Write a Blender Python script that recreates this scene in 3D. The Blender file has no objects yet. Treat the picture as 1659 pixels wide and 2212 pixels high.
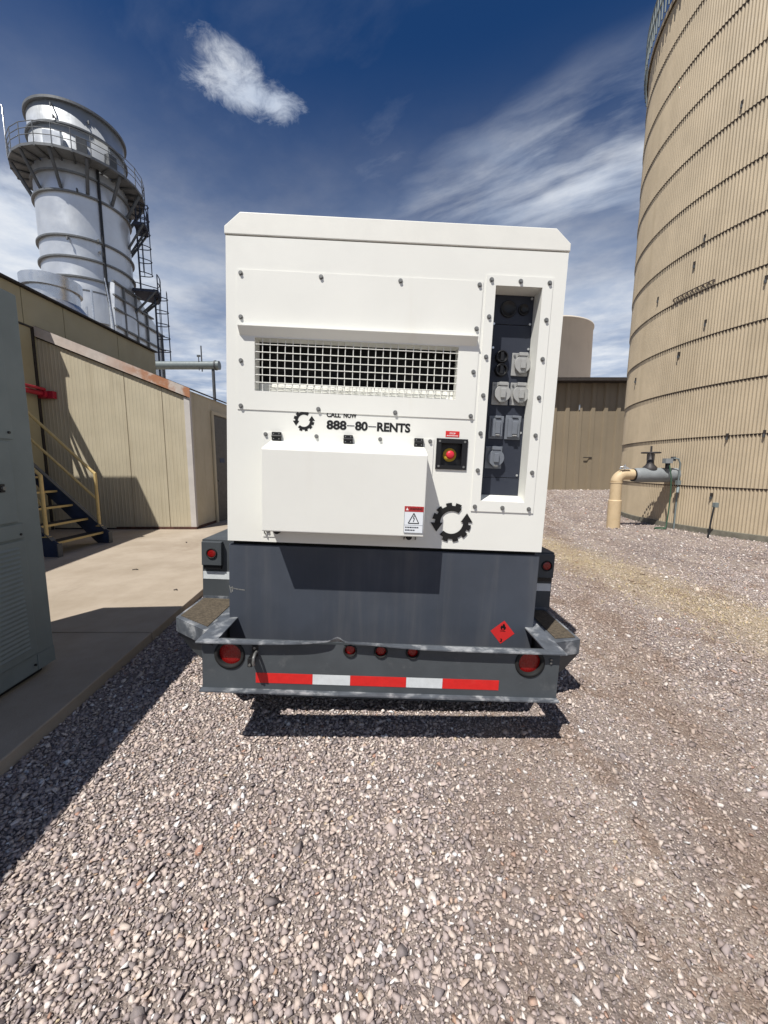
import bpy, bmesh, math, random
import numpy as np
from mathutils import Vector, Matrix
R=math.radians; PI=math.pi
random.seed(7); rng=np.random.default_rng(11)
scene=bpy.context.scene; COL=scene.collection

# ------------------------------------------------------------------ camera
CAMZ=1.48
cam=bpy.data.cameras.new("camera"); cob=bpy.data.objects.new("camera",cam); COL.objects.link(cob)
cam.sensor_fit='VERTICAL'; cam.sensor_height=24; cam.lens=24*831/2212; cam.clip_start=.05; cam.clip_end=2000
cob.location=(0,0,CAMZ); cob.rotation_euler=(R(90-6.9),0,0)
scene.camera=cob
# ------------------------------------------------------------------ light
SUN_EL=60.0; SUN_AZ=33.0          # light travels towards +Y turned SUN_AZ towards +X
sl=bpy.data.lights.new("sun",'SUN'); sl.energy=5.0; sl.angle=R(.5); sl.color=(1,.965,.905)
so=bpy.data.objects.new("sun",sl); COL.objects.link(so); so.location=(-20,-30,60)
tv=Vector((math.sin(R(SUN_AZ))*math.cos(R(SUN_EL)),math.cos(R(SUN_AZ))*math.cos(R(SUN_EL)),-math.sin(R(SUN_EL))))
so.rotation_euler=tv.to_track_quat('-Z','Y').to_euler()
scene.view_settings.view_transform='Standard'; scene.view_settings.look='None'
scene.view_settings.exposure=0.22; scene.view_settings.gamma=1
# ------------------------------------------------------------------ node helper
class NT:
    def __init__(s,tree): s.t=tree; s.n=tree.nodes; s.l=tree.links
    def new(s,ty,**kw):
        n=s.n.new(ty)
        for k,v in kw.items(): setattr(n,k,v)
        return n
    def put(s,inp,v):
        if isinstance(v,bpy.types.NodeSocket): s.l.new(v,inp)
        elif v is not None:
            if isinstance(v,(tuple,list)) and len(v)==3 and inp.type=='RGBA': v=(*v,1)
            inp.default_value=v
    def math(s,op,a,b=None,c=None,clamp=False):
        n=s.new('ShaderNodeMath',operation=op,use_clamp=clamp)
        for i,v in enumerate((a,b,c)):
            if v is not None: s.put(n.inputs[i],v)
        return n.outputs[0]
    def mix(s,f,a,b,bt='MIX'):
        n=s.new('ShaderNodeMix',data_type='RGBA',blend_type=bt,clamp_factor=True)
        s.put(n.inputs[0],f); s.put(n.inputs[6],a); s.put(n.inputs[7],b); return n.outputs[2]
    def noise(s,vec,scale=5,detail=4,rough=.55,dist=0,col=False):
        n=s.new('ShaderNodeTexNoise'); s.put(n.inputs['Vector'],vec)
        n.inputs['Scale'].default_value=scale; n.inputs['Detail'].default_value=detail
        n.inputs['Roughness'].default_value=rough; n.inputs['Distortion'].default_value=dist
        return n.outputs['Color' if col else 'Fac']
    def ramp(s,fac,a,b,c=0.,d=1.,smooth=True):
        n=s.new('ShaderNodeMapRange'); n.interpolation_type='SMOOTHSTEP' if smooth else 'LINEAR'
        s.put(n.inputs['Value'],fac)
        for k,v in zip(('From Min','From Max','To Min','To Max'),(a,b,c,d)): s.put(n.inputs[k],v)
        return n.outputs[0]
    def sepv(s,v):
        n=s.new('ShaderNodeSeparateXYZ'); s.put(n.inputs[0],v); return n.outputs
    def comb(s,x,y,z):
        n=s.new('ShaderNodeCombineXYZ')
        for i,v in enumerate((x,y,z)): s.put(n.inputs[i],v)
        return n.outputs[0]
    def scalev(s,v,sc):
        n=s.new('ShaderNodeVectorMath',operation='MULTIPLY'); s.put(n.inputs[0],v); n.inputs[1].default_value=sc; return n.outputs[0]
    def colramp(s,fac,stops,const=False):
        n=s.new('ShaderNodeValToRGB'); s.put(n.inputs[0],fac); cr=n.color_ramp
        if const: cr.interpolation='CONSTANT'
        while len(cr.elements)<len(stops): cr.elements.new(.5)
        for e,(p,c) in zip(cr.elements,stops): e.position=p; e.color=(*c,1)
        return n.outputs[0]
# ------------------------------------------------------------------ world
W=bpy.data.worlds.new("World"); scene.world=W; W.use_nodes=True
w=NT(W.node_tree); w.n.clear()
sky=w.new('ShaderNodeTexSky',sky_type='NISHITA',sun_disc=False)
sky.sun_elevation=R(SUN_EL); sky.sun_rotation=R(180+SUN_AZ); sky.altitude=1700; sky.air_density=1.0; sky.dust_density=.3; sky.ozone_density=2.5
dirv=w.new('ShaderNodeTexCoord').outputs['Generated']
dx,dy,dz=w.sepv(dirv)
zc=w.math('MAXIMUM',dz,.06)
px=w.math('DIVIDE',dx,zc); py=w.math('DIVIDE',dy,zc)
a=w.math('ADD',w.math('MULTIPLY',px,.816),w.math('MULTIPLY',py,-.578))
b=w.math('ADD',w.math('MULTIPLY',px,.578),w.math('MULTIPLY',py,.816))
P=w.comb(px,py,0.)
warp=w.noise(P,1.3,3)
bw=w.math('ADD',b,w.math('MULTIPLY',w.math('SUBTRACT',warp,.5),.22))
st1=w.noise(w.comb(w.math('MULTIPLY',a,.9),w.math('MULTIPLY',bw,2.7),0.),1.5,8,.58,.15)
st2=w.noise(w.comb(w.math('MULTIPLY',a,1.1),w.math('MULTIPLY',bw,1.9),3.),1.5,8,.6,.1)
band=w.math('MULTIPLY',w.ramp(bw,1.08,1.42),w.ramp(bw,1.62,2.0,1.,.55))
band=w.math('MULTIPLY',band,w.ramp(a,-1.1,-.2,.25,1.))
cir=w.math('MULTIPLY',band,w.ramp(st1,.26,.74))
cir2=w.math('MULTIPLY',w.ramp(st2,.40,.78,0.,.30),w.ramp(b,.65,1.25,.25,1.))
hz=w.math('MULTIPLY',w.ramp(dz,.70,.20,0.,1.),w.ramp(w.noise(w.comb(w.math('MULTIPLY',a,.8),w.math('MULTIPLY',bw,1.3),7.),.9,7,.55),.28,.66,.40,1.))
# cloud bank low on the left
lx=w.math('SUBTRACT',px,-1.75); ly=w.math('SUBTRACT',py,1.95)
ld=w.math('SQRT',w.math('ADD',w.math('MULTIPLY',lx,lx),w.math('MULTIPLY',w.math('MULTIPLY',ly,ly),.8)))
ld=w.math('ADD',ld,w.math('MULTIPLY',w.math('SUBTRACT',w.noise(P,2.3,9,.6),.5),1.1))
lb=w.ramp(ld,.86,.36)
# the single small cumulus
def puff(x0,y0,r):
    ux=w.math('SUBTRACT',px,x0); uy=w.math('SUBTRACT',py,y0)
    return w.math('DIVIDE',w.math('SQRT',w.math('ADD',w.math('MULTIPLY',ux,ux),w.math('MULTIPLY',uy,uy))),r)
cd=w.math('MINIMUM',w.math('MINIMUM',puff(-.412,1.122,.086),puff(-.358,1.170,.070)),puff(-.300,1.208,.056))
cd=w.math('ADD',cd,w.math('MULTIPLY',w.math('SUBTRACT',w.noise(P,12.,11,.70,.5),.5),2.7))
cu=w.ramp(cd,1.42,-.15)
m=w.math('MAXIMUM',w.math('MAXIMUM',cir,cir2),w.math('MAXIMUM',hz,lb))
m=w.math('MULTIPLY',m,.92)
m=w.math('ADD',w.math('MULTIPLY',m,w.ramp(dz,.05,.15)),w.ramp(dz,.15,.05,0.,.72))
m=w.math('MAXIMUM',m,w.math('MULTIPLY',cu,.9))
hs=w.new('ShaderNodeHueSaturation'); w.put(hs.inputs['Color'],sky.outputs[0]); hs.inputs['Hue'].default_value=.508; hs.inputs['Saturation'].default_value=1.30; hs.inputs['Value'].default_value=1.18
shade=w.ramp(w.noise(P,3.5,7,.6),.3,.75)
ccol=w.mix(shade,(9.6,11.0,13.4),(15.0,15.6,16.4))
skyc=w.mix(m,hs.outputs[0],ccol)
bg=w.new('ShaderNodeBackground'); w.put(bg.inputs[0],skyc); bg.inputs[1].default_value=.05
wo=w.new('ShaderNodeOutputWorld'); w.l.new(bg.outputs[0],wo.inputs[0])

# ------------------------------------------------------------------ materials
MATS={}
def mat(name,base,rough=.6,metal=0.,var=.06,vscale=6.,bump=0.,bscale=60.,dirt=None,dscale=3.,dlo=.55,dhi=.8,damt=.6,streak=1.,spec=.4,coat=0.,maskx=None):
    """painted / weathered surface: base colour with broad variation, optional dirt in streaks or blotches, optional bump"""
    m=bpy.data.materials.new(name); m.use_nodes=True; t=NT(m.node_tree); t.n.clear()
    bs=t.new('ShaderNodeBsdfPrincipled'); out=t.new('ShaderNodeOutputMaterial'); t.l.new(bs.outputs[0],out.inputs[0])
    co=t.new('ShaderNodeTexCoord').outputs['Object']
    n1=t.noise(co,vscale,5,.6)
    c=t.mix(t.ramp(n1,.3,.7),tuple(x*(1-var) for x in base),tuple(min(1,x*(1+var)) for x in base))
    rr=t.ramp(t.noise(co,vscale*2.3,4),.3,.7,max(.02,rough-.07),min(1,rough+.07))
    if dirt:
        dn=t.noise(t.scalev(co,(1,1,1./streak)),dscale,8,.62,.3)
        f=t.math('MULTIPLY',t.ramp(dn,dlo,dhi),damt)
        if maskx: f=t.math('MULTIPLY',f,t.ramp(t.sepv(co)[0],*maskx,.12,1.))
        c=t.mix(f,c,dirt)
    t.put(bs.inputs['Base Color'],c); t.put(bs.inputs['Roughness'],rr); bs.inputs['Metallic'].default_value=metal
    bs.inputs['Specular IOR Level'].default_value=spec; bs.inputs['Coat Weight'].default_value=coat
    if bump:
        bn=t.new('ShaderNodeBump'); bn.inputs['Strength'].default_value=bump; bn.inputs['Distance'].default_value=.002
        t.put(bn.inputs['Height'],t.noise(co,bscale,3)); t.l.new(bn.outputs[0],bs.inputs['Normal'])
    MATS[name]=m; return m
white=mat('cream_white_paint',(.765,.762,.71),.42,var=.015,vscale=3,bump=.12,bscale=240,dirt=(.56,.50,.40),dscale=3.0,dlo=.55,dhi=.84,damt=.38,streak=8,spec=.35)
whited=mat('roof_white_paint',(.75,.742,.685),.5,var=.02,vscale=9,bump=.12,bscale=200,dirt=(.50,.44,.34),dscale=7,dlo=.64,dhi=.88,damt=.28,streak=3)
slate=mat('slate_grey_paint',(.059,.068,.086),.5,spec=.2,var=.10,vscale=2.5,bump=.1,bscale=200,dirt=(.16,.155,.15),dscale=7.,dlo=.48,dhi=.80,damt=.36,streak=14)
steel=mat('grey_trailer_paint',(.070,.078,.085),.5,spec=.2,var=.10,vscale=4,bump=.1,bscale=150,dirt=(.20,.20,.20),dscale=9,dlo=.58,dhi=.8,damt=.4)
worn=mat('worn_grey_steel',(.085,.095,.11),.45,var=.2,vscale=14,dirt=(.42,.43,.44),dscale=9,dlo=.48,dhi=.68,damt=.75)
panel=mat('dark_blue_grey_panel',(.036,.041,.056),.5,spec=.15,var=.05,vscale=5,bump=.05)
black=mat('black_plastic',(.008,.008,.009),.45,var=.1)
void=mat('dark_interior',(.004,.004,.004),.9,var=.1)
rubber=mat('black_rubber',(.012,.012,.012),.8,var=.2,vscale=20)
zinc=mat('zinc_bolt',(.22,.22,.21),.5,metal=.55,var=.15,vscale=80)
cover=mat('grey_plastic_cover',(.34,.34,.33),.5,var=.06,vscale=30,dirt=(.2,.18,.15),dscale=30,damt=.4)
coverd=mat('dark_grey_plastic_cover',(.16,.175,.20),.5,var=.06,vscale=30)
redlens=mat('red_lens',(.24,.004,.004),.25,var=.12,vscale=60,bump=.5,bscale=420,coat=.4)
redtape=mat('red_reflective_tape',(.62,.02,.018),.4,var=.06,vscale=40,bump=.15,bscale=500,dirt=(.35,.1,.08),dscale=14,damt=.35)
whtape=mat('silver_reflective_tape',(.62,.65,.66),.4,var=.05,vscale=40,bump=.15,bscale=500,dirt=(.45,.42,.38),dscale=16,damt=.4)
redpaint=mat('red_sign_paint',(.62,.03,.03),.45,var=.05)
redmush=mat('red_push_button',(.62,.025,.045),.35,var=.03)
yelring=mat('yellow_button_ring',(.70,.47,.06),.45,var=.05)
stickw=mat('white_sticker',(.74,.77,.80),.5,var=.02)
ink=mat('black_vinyl',(.008,.008,.008),.5,var=.1)
inkred=mat('dark_red_header',(.40,.03,.03),.5,var=.05)
whink=mat('white_ink',(.8,.75,.75),.5,var=.02)
grip=mat('brown_grip_pad',(.085,.068,.048),.95,var=.35,vscale=60,bump=1.,bscale=420)
cabgreen=mat('grey_green_cabinet_paint',(.175,.205,.205),.55,var=.06,vscale=3,bump=.05,dirt=(.09,.10,.095),dscale=2.5,dlo=.5,dhi=.8,damt=.5,streak=6)
beige=mat('beige_ribbed_siding',(.475,.42,.305),.6,var=.05,vscale=2,dirt=(.28,.23,.15),dscale=5,dlo=.50,dhi=.8,damt=.4,streak=14)
olive=mat('olive_tan_panel',(.37,.325,.205),.6,var=.05,vscale=1.5,dirt=(.24,.20,.12),dscale=1.5,dlo=.5,dhi=.85,damt=.4,streak=5)
trimw=mat('weathered_white_trim',(.52,.49,.46),.6,var=.06,vscale=4,dirt=(.40,.30,.22),dscale=4,dlo=.55,dhi=.8,damt=.4)
rust=mat('rusted_trim',(.50,.44,.39),.65,var=.08,vscale=8,dirt=(.36,.14,.055),dscale=2.4,dlo=.42,dhi=.60,damt=.9,maskx=(-.3,.9))
rustbase=mat('dark_rust_base',(.075,.035,.025),.85,var=.4,vscale=12)
darkbrown=mat('dark_brown_metal',(.035,.028,.024),.7,var=.2,vscale=10)
doorm=mat('brown_grey_door',(.085,.078,.066),.55,var=.06)
silver=mat('silver_aluminium_paint',(.58,.605,.63),.36,metal=.5,var=.07,vscale=.6,dirt=(.36,.37,.38),dscale=.9,dlo=.5,dhi=.8,damt=.5,streak=6)
galv=mat('galvanised_steel',(.60,.61,.62),.30,metal=.8,var=.08,vscale=4)
ringm=mat('weathered_ring_steel',(.14,.148,.155),.5,var=.12,metal=.2)
dsteel=mat('dark_grey_steelwork',(.075,.08,.085),.6,var=.15)
navysteel=mat('dark_blue_steel',(.018,.024,.045),.6,var=.2)
gsteel=mat('grey_pipe_paint',(.17,.20,.20),.5,var=.06)
tanm=mat('tan_corrugated_siding',(.445,.365,.255),.6,var=.07,vscale=1.7,dirt=(.33,.265,.175),dscale=2.6,dlo=.46,dhi=.78,damt=.5,streak=16)
lapshade_bracket=mat('lap_shade_and_bracket_brown',(.070,.052,.045),.85,var=.25,vscale=8)  # dark colour for the gap shade under the tank laps, also the bracket run
curbm=mat('grey_concrete_curb',(.15,.14,.11),.9,var=.2,vscale=6,bump=.4,bscale=60)
fartan=mat('pale_tan_tank_paint',(.68,.60,.49),.6,var=.05,vscale=.3,dirt=(.36,.30,.22),dscale=.5,streak=5,damt=.4)
shedm=mat('brown_ribbed_siding',(.235,.19,.13),.6,var=.05,vscale=.4,dirt=(.20,.165,.11),dscale=.8,dlo=.5,dhi=.8,damt=.4,streak=8)
pipey=mat('cream_pipe_paint',(.56,.43,.265),.55,var=.05,vscale=5,dirt=(.42,.29,.14),dscale=9,dlo=.5,dhi=.8,damt=.45)
pipeg=mat('grey_insulation_wrap',(.22,.235,.24),.6,var=.1,vscale=7,bump=.3,bscale=30)
valvem=mat('dark_valve_iron',(.05,.045,.045),.55,var=.2,vscale=20,metal=.2)
hosem=mat('green_hose',(.045,.10,.06),.5,var=.2)
redpipe=mat('red_fire_pipe',(.36,.015,.035),.4,var=.1)
yellow=mat('faded_yellow_rail_paint',(.54,.40,.17),.55,var=.08,vscale=8,dirt=(.22,.15,.05),dscale=14,dlo=.58,dhi=.75,damt=.6)
bluestr=mat('dark_blue_stringer_paint',(.022,.035,.075),.55,var=.15,vscale=8)
tread=mat('dark_grating_tread',(.035,.03,.025),.8,var=.3,vscale=30)

def concrete():
    m=mat('concrete_slab',(.30,.235,.165),.9,var=.0)
    t=NT(m.node_tree); bs=[n for n in t.n if n.type=='BSDF_PRINCIPLED'][0]
    co=t.new('ShaderNodeNewGeometry').outputs['Position']
    c=t.mix(t.ramp(t.noise(co,1.1,8,.65),.3,.7),(.30,.247,.187),(.40,.338,.268))
    c=t.mix(t.math('MULTIPLY',t.ramp(t.noise(co,.5,6,.7,.6),.55,.75),.5),c,(.19,.14,.095))
    c=t.mix(t.math('MULTIPLY',t.ramp(t.noise(co,90,3,.7),.45,.75),.35),c,(.36,.29,.22))
    c=t.mix(t.math('MULTIPLY',t.ramp(t.noise(t.scalev(co,(1,.25,1)),4.5,6,.7),.6,.8),.35),c,(.16,.12,.085))
    t.put(bs.inputs['Base Color'],c)
    bn=t.new('ShaderNodeBump'); bn.inputs['Strength'].default_value=.35; bn.inputs['Distance'].default_value=.004
    t.put(bn.inputs['Height'],t.noise(co,70,6,.7)); t.l.new(bn.outputs[0],bs.inputs['Normal'])
    return m
slab=concrete()
STONES=[(0.0, (0.204, 0.175, 0.175)), (0.14, (0.318, 0.268, 0.264)), (0.34, (0.414, 0.342, 0.323)), (0.54, (0.474, 0.389, 0.36)), (0.7, (0.551, 0.45, 0.389)), (0.82, (0.624, 0.528, 0.462)), (0.91, (0.756, 0.671, 0.612)), (0.965, (0.8, 0.8, 0.8)), (0.982, (0.575, 0.431, 0.336)), (0.993, (0.384, 0.198, 0.144)), (1.0, (0.528, 0.431, 0.288))]
def straw_mask(t,co):
    x,y,z=t.sepv(co)
    cxx=t.math('ADD',t.math('MULTIPLY',y,-.135),3.95)
    d=t.math('ABSOLUTE',t.math('SUBTRACT',x,cxx))
    d=t.math('ADD',d,t.math('MULTIPLY',t.math('SUBTRACT',t.noise(co,1.6,5,.65),.5),.9))
    return t.ramp(d,.80,.10)
def track_mask(t,co):
    x,y,z=t.sepv(co)
    q=t.math('SUBTRACT',x,t.math('ADD',t.math('MULTIPLY',y,.34),.92))
    q=t.math('ADD',q,t.math('MULTIPLY',t.math('SUBTRACT',t.noise(co,.9,4,.6),.5),.7))
    k=t.math('MAXIMUM',t.ramp(t.math('ABSOLUTE',q),.42,.05),t.ramp(t.math('ABSOLUTE',t.math('ADD',q,.80)),.30,.04,0.,.55))
    k=t.math('MAXIMUM',k,t.ramp(t.math('ABSOLUTE',t.math('SUBTRACT',q,.9)),.35,.05,0.,.5))
    k=t.math('MULTIPLY',k,t.ramp(t.noise(t.scalev(co,(1,.55,1)),2.6,7,.68),.36,.60,.12,1.))
    p=t.math('MULTIPLY',t.ramp(t.noise(t.scalev(co,(1,.7,1)),3.4,7,.7,.3),.50,.62),t.ramp(x,-.1,.9,.15,1.))
    return t.math('MAXIMUM',k,t.math('MULTIPLY',p,t.ramp(y,7.,4.,.2,1.)))
def gravel_mats():
    m=mat('crushed_stone',(.2,.17,.15),.85,var=0)
    t=NT(m.node_tree); bs=[n for n in t.n if n.type=='BSDF_PRINCIPLED'][0]
    g=t.new('ShaderNodeNewGeometry'); co=g.outputs['Position']; rnd=g.outputs['Random Per Island']
    c=t.colramp(rnd,STONES)
    c=t.mix(t.math('MULTIPLY',t.ramp(t.noise(co,160,4,.65),.35,.7),.35),c,(.32,.27,.23))
    c=t.mix(t.math('MULTIPLY',straw_mask(t,co),.34),c,(.55,.44,.24))
    c=t.mix(t.math('MULTIPLY',track_mask(t,co),.6),c,(.275,.19,.137))
    t.put(bs.inputs['Base Color'],c)
    bn=t.new('ShaderNodeBump'); bn.inputs['Strength'].default_value=.5; bn.inputs['Distance'].default_value=.002
    t.put(bn.inputs['Height'],t.noise(co,220,4,.7)); t.l.new(bn.outputs[0],bs.inputs['Normal'])
    m2=mat('gravel_fines',(.17,.13,.1),.95,var=0)
    t=NT(m2.node_tree); bs=[n for n in t.n if n.type=='BSDF_PRINCIPLED'][0]
    co=t.new('ShaderNodeNewGeometry').outputs['Position']
    v=t.new('ShaderNodeTexVoronoi'); t.put(v.inputs['Vector'],co); v.inputs['Scale'].default_value=34
    v2=t.new('ShaderNodeTexVoronoi'); t.put(v2.inputs['Vector'],co); v2.inputs['Scale'].default_value=150
    s=t.sepv(v.outputs['Color'])[0]; s2=t.sepv(v2.outputs['Color'])[0]
    c=t.colramp(s,[(0,(.15,.125,.118)),(.5,(.25,.207,.193)),(.85,(.33,.275,.245)),(1,(.42,.355,.32))]); c2=t.colramp(s2,[(0,(.235,.183,.15)),(.45,(.365,.298,.25)),(.78,(.49,.415,.358)),(.93,(.56,.50,.44)),(1,(.70,.65,.59))])
    fine=t.math('MULTIPLY',t.ramp(t.sepv(co)[0],.1,1.3,.25,1.),t.ramp(t.noise(t.scalev(co,(1,.45,1)),1.2,6,.62),.34,.58))
    c=t.mix(fine,c,c2)
    c=t.mix(t.math('MULTIPLY',track_mask(t,co),.62),c,(.225,.152,.107))
    c=t.mix(t.ramp(t.noise(co,210,3,.7),.35,.7),t.mix(.5,c,(.10,.075,.06)),c)
    c=t.mix(t.math('MULTIPLY',straw_mask(t,co),.34),c,(.51,.41,.22))
    t.put(bs.inputs['Base Color'],c)
    bn=t.new('ShaderNodeBump'); bn.inputs['Strength'].default_value=.9; bn.inputs['Distance'].default_value=.012; bn.invert=True
    t.put(bn.inputs['Height'],t.math('ADD',v.outputs['Distance'],t.math('MULTIPLY',v2.outputs['Distance'],.4))); t.l.new(bn.outputs[0],bs.inputs['Normal'])
    m3=mat('dry_straw',(.52,.42,.22),.8,var=.2,vscale=3)
    return m,m2,m3
stone_m,fines_m,straw_m=gravel_mats()

# ------------------------------------------------------------------ mesh builder
class MB:
    def __init__(s): s.v=[]; s.f=[]; s.mi=[]; s.ms=[]; s.sm=[]
    def _m(s,m):
        if m not in s.ms: s.ms.append(m)
        return s.ms.index(m)
    def add(s,vs,fs,m,smooth=False):
        o=len(s.v); s.v+=[tuple(v) for v in vs]; k=s._m(m)
        for f in fs: s.f.append(tuple(o+i for i in f)); s.mi.append(k); s.sm.append(smooth)
        return s
    def box(s,x0,x1,y0,y1,z0,z1,m,rot=None,piv=None):
        vs=[Vector((x,y,z)) for z in (z0,z1) for y in (y0,y1) for x in (x0,x1)]
        if rot is not None:
            p=Vector(piv) if piv else Vector(((x0+x1)/2,(y0+y1)/2,(z0+z1)/2)); vs=[rot@(v-p)+p for v in vs]
        return s.add(vs,[(0,2,3,1),(4,5,7,6),(0,1,5,4),(2,6,7,3),(0,4,6,2),(1,3,7,5)],m)
    def quad(s,a,b,c,d,m): return s.add([a,b,c,d],[(0,1,2,3)],m)
    def cyl(s,p0,p1,r0,m,r1=None,n=20,caps=True,smooth=True):
        p0=Vector(p0); p1=Vector(p1); r1=r0 if r1 is None else r1
        d=(p1-p0).normalized(); u=d.orthogonal().normalized(); w_=d.cross(u)
        vs=[]
        for p,r in ((p0,r0),(p1,r1)):
            vs+=[p+(u*math.cos(2*PI*i/n)+w_*math.sin(2*PI*i/n))*r for i in range(n)]
        s.add(vs,[(i,(i+1)%n,n+(i+1)%n,n+i) for i in range(n)],m,smooth)
        if caps:
            s.add(vs[:n],[tuple(range(n))[::-1]],m); s.add(vs[n:],[tuple(range(n))],m)
        return s
    def lathe(s,c,prof,m,n=32,axis='z',smooth=True,a0=0,a1=2*PI):
        """prof: list of (radius, height) round c"""
        c=Vector(c); full=abs(a1-a0-2*PI)<1e-6; k=n if full else n+1; vs=[]
        for r,h in prof:
            for i in range(k):
                t=a0+(a1-a0)*i/n; x,y=r*math.cos(t),r*math.sin(t)
                vs.append(c+(Vector((x,y,h)) if axis=='z' else Vector((x,-h,y))))
        fs=[]
        for j in range(len(prof)-1):
            for i in range(n):
                i2=(i+1)%k
                fs.append((j*k+i,j*k+i2,(j+1)*k+i2,(j+1)*k+i))
        return s.add(vs,fs,m,smooth)
    def tube(s,pts,r,m,n=8,closed=False):
        pts=[Vector(p) for p in pts]; N=len(pts); vs=[]
        prev=None
        for i,p in enumerate(pts):
            a_=pts[i-1] if (i>0 or closed) else p; b_=pts[(i+1)%N] if (i<N-1 or closed) else p
            d=(b_-a_).normalized()
            if prev is None: u=d.orthogonal().normalized()
            else:
                u=prev-d*prev.dot(d)
                u=u.normalized() if u.length>1e-6 else d.orthogonal().normalized()
            prev=u; w_=d.cross(u)
            vs+=[p+(u*math.cos(2*PI*k/n)+w_*math.sin(2*PI*k/n))*r for k in range(n)]
        fs=[]
        for i in range(N if closed else N-1):
            j=(i+1)%N
            fs+=[(i*n+k,i*n+(k+1)%n,j*n+(k+1)%n,j*n+k) for k in range(n)]
        s.add(vs,fs,m,True)
        if not closed: s.add(vs[:n],[tuple(range(n))[::-1]],m); s.add(vs[-n:],[tuple(range(n))],m)
        return s
    def prism(s,poly,ax,d0,d1,m):
        """extrude a 2-D polygon; ax 'x': poly (y,z); 'y': poly (x,z); 'z': poly (x,y)"""
        f={'x':lambda p,d:(d,p[0],p[1]),'y':lambda p,d:(p[0],d,p[1]),'z':lambda p,d:(p[0],p[1],d)}[ax]
        n=len(poly); vs=[f(p,d0) for p in poly]+[f(p,d1) for p in poly]
        fs=[tuple(range(n))[::-1],tuple(range(n,2*n))]+[(i,(i+1)%n,n+(i+1)%n,n+i) for i in range(n)]
        return s.add(vs,fs,m)
    def holes(s,x0,x1,z0,z1,hs,y,m):
        """face in the x-z plane at y (looking towards -y) with rectangular holes"""
        xs=sorted({x0,x1,*[h[0] for h in hs],*[h[1] for h in hs]}); zs=sorted({z0,z1,*[h[2] for h in hs],*[h[3] for h in hs]})
        for i in range(len(xs)-1):
            for j in range(len(zs)-1):
                cx_,cz_=(xs[i]+xs[i+1])/2,(zs[j]+zs[j+1])/2
                if any(h[0]<cx_<h[1] and h[2]<cz_<h[3] for h in hs): continue
                s.quad((xs[i],y,zs[j]),(xs[i+1],y,zs[j]),(xs[i+1],y,zs[j+1]),(xs[i],y,zs[j+1]),m)
        return s
    def plate(s,x0,x1,z0,z1,hs,y,th,m):
        """thin sheet, front at y, rims th deep"""
        s.holes(x0,x1,z0,z1,hs,y,m)
        for (a0,a1,b0,b1) in [(x0,x1,z0,z1)]+list(hs):
            s.quad((a0,y,b0),(a0,y+th,b0),(a1,y+th,b0),(a1,y,b0),m); s.quad((a0,y,b1),(a1,y,b1),(a1,y+th,b1),(a0,y+th,b1),m)
            s.quad((a0,y,b0),(a0,y,b1),(a0,y+th,b1),(a0,y+th,b0),m); s.quad((a1,y,b0),(a1,y+th,b0),(a1,y+th,b1),(a1,y,b1),m)
        return s
    def build(s,name,parent=None,off=(0,0,0),bevel=0.,norm=True,seg=2):
        me=bpy.data.meshes.new(name)
        o=Vector(off); me.from_pydata([tuple(Vector(v)-o) for v in s.v],[],s.f)
        for m_ in s.ms: me.materials.append(m_)
        me.polygons.foreach_set('material_index',s.mi); me.polygons.foreach_set('use_smooth',s.sm)
        if norm:
            bm=bmesh.new(); bm.from_mesh(me); bmesh.ops.recalc_face_normals(bm,faces=bm.faces); bm.to_mesh(me); bm.free()
        me.update()
        ob=bpy.data.objects.new(name,me); COL.objects.link(ob)
        if parent: ob.parent=parent
        if bevel:
            b_=ob.modifiers.new('bevel','BEVEL'); b_.width=bevel; b_.segments=seg; b_.limit_method='ANGLE'; b_.angle_limit=R(40)
        return ob
def tag(o,label=None,cat=None,group=None,kind=None):
    for k,v in (('label',label),('category',cat),('group',group),('kind',kind)):
        if v: o[k]=v
    return o
def empty(name,loc,label,cat,group=None,rot=None):
    o=bpy.data.objects.new(name,None); COL.objects.link(o); o.location=loc; o.empty_display_size=.2
    if rot is not None: o.rotation_euler=rot
    return tag(o,label,cat,group)
def copies(src,spots,parent):
    """linked copies of a small part at other spots (offsets from the part's first place)"""
    for d in spots:
        c=src.copy(); COL.objects.link(c); c.parent=parent; c.location=Vector(src.location)+Vector(d)
def text_mb(mb,txt,x0,x1,z0,z1,y,m,bold=.02,th=.0006):
    """writing laid on a face at y, fitted to the rectangle x0..x1, z0..z1"""
    cu_=bpy.data.curves.new('writing','FONT'); cu_.body=txt; cu_.offset=bold; cu_.resolution_u=4
    ob=bpy.data.objects.new('writing',cu_); COL.objects.link(ob)
    dg=bpy.context.evaluated_depsgraph_get(); me=bpy.data.meshes.new_from_object(ob.evaluated_get(dg))
    v=np.array([p.co[:] for p in me.vertices]); lo=v.min(0); hi=v.max(0)
    vs=[(x0+(p[0]-lo[0])/(hi[0]-lo[0])*(x1-x0),y,z0+(p[1]-lo[1])/(hi[1]-lo[1])*(z1-z0)) for p in v]
    mb.add(vs,[tuple(p.vertices) for p in me.polygons],m)
    bpy.data.objects.remove(ob); bpy.data.curves.remove(cu_); bpy.data.meshes.remove(me)

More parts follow.
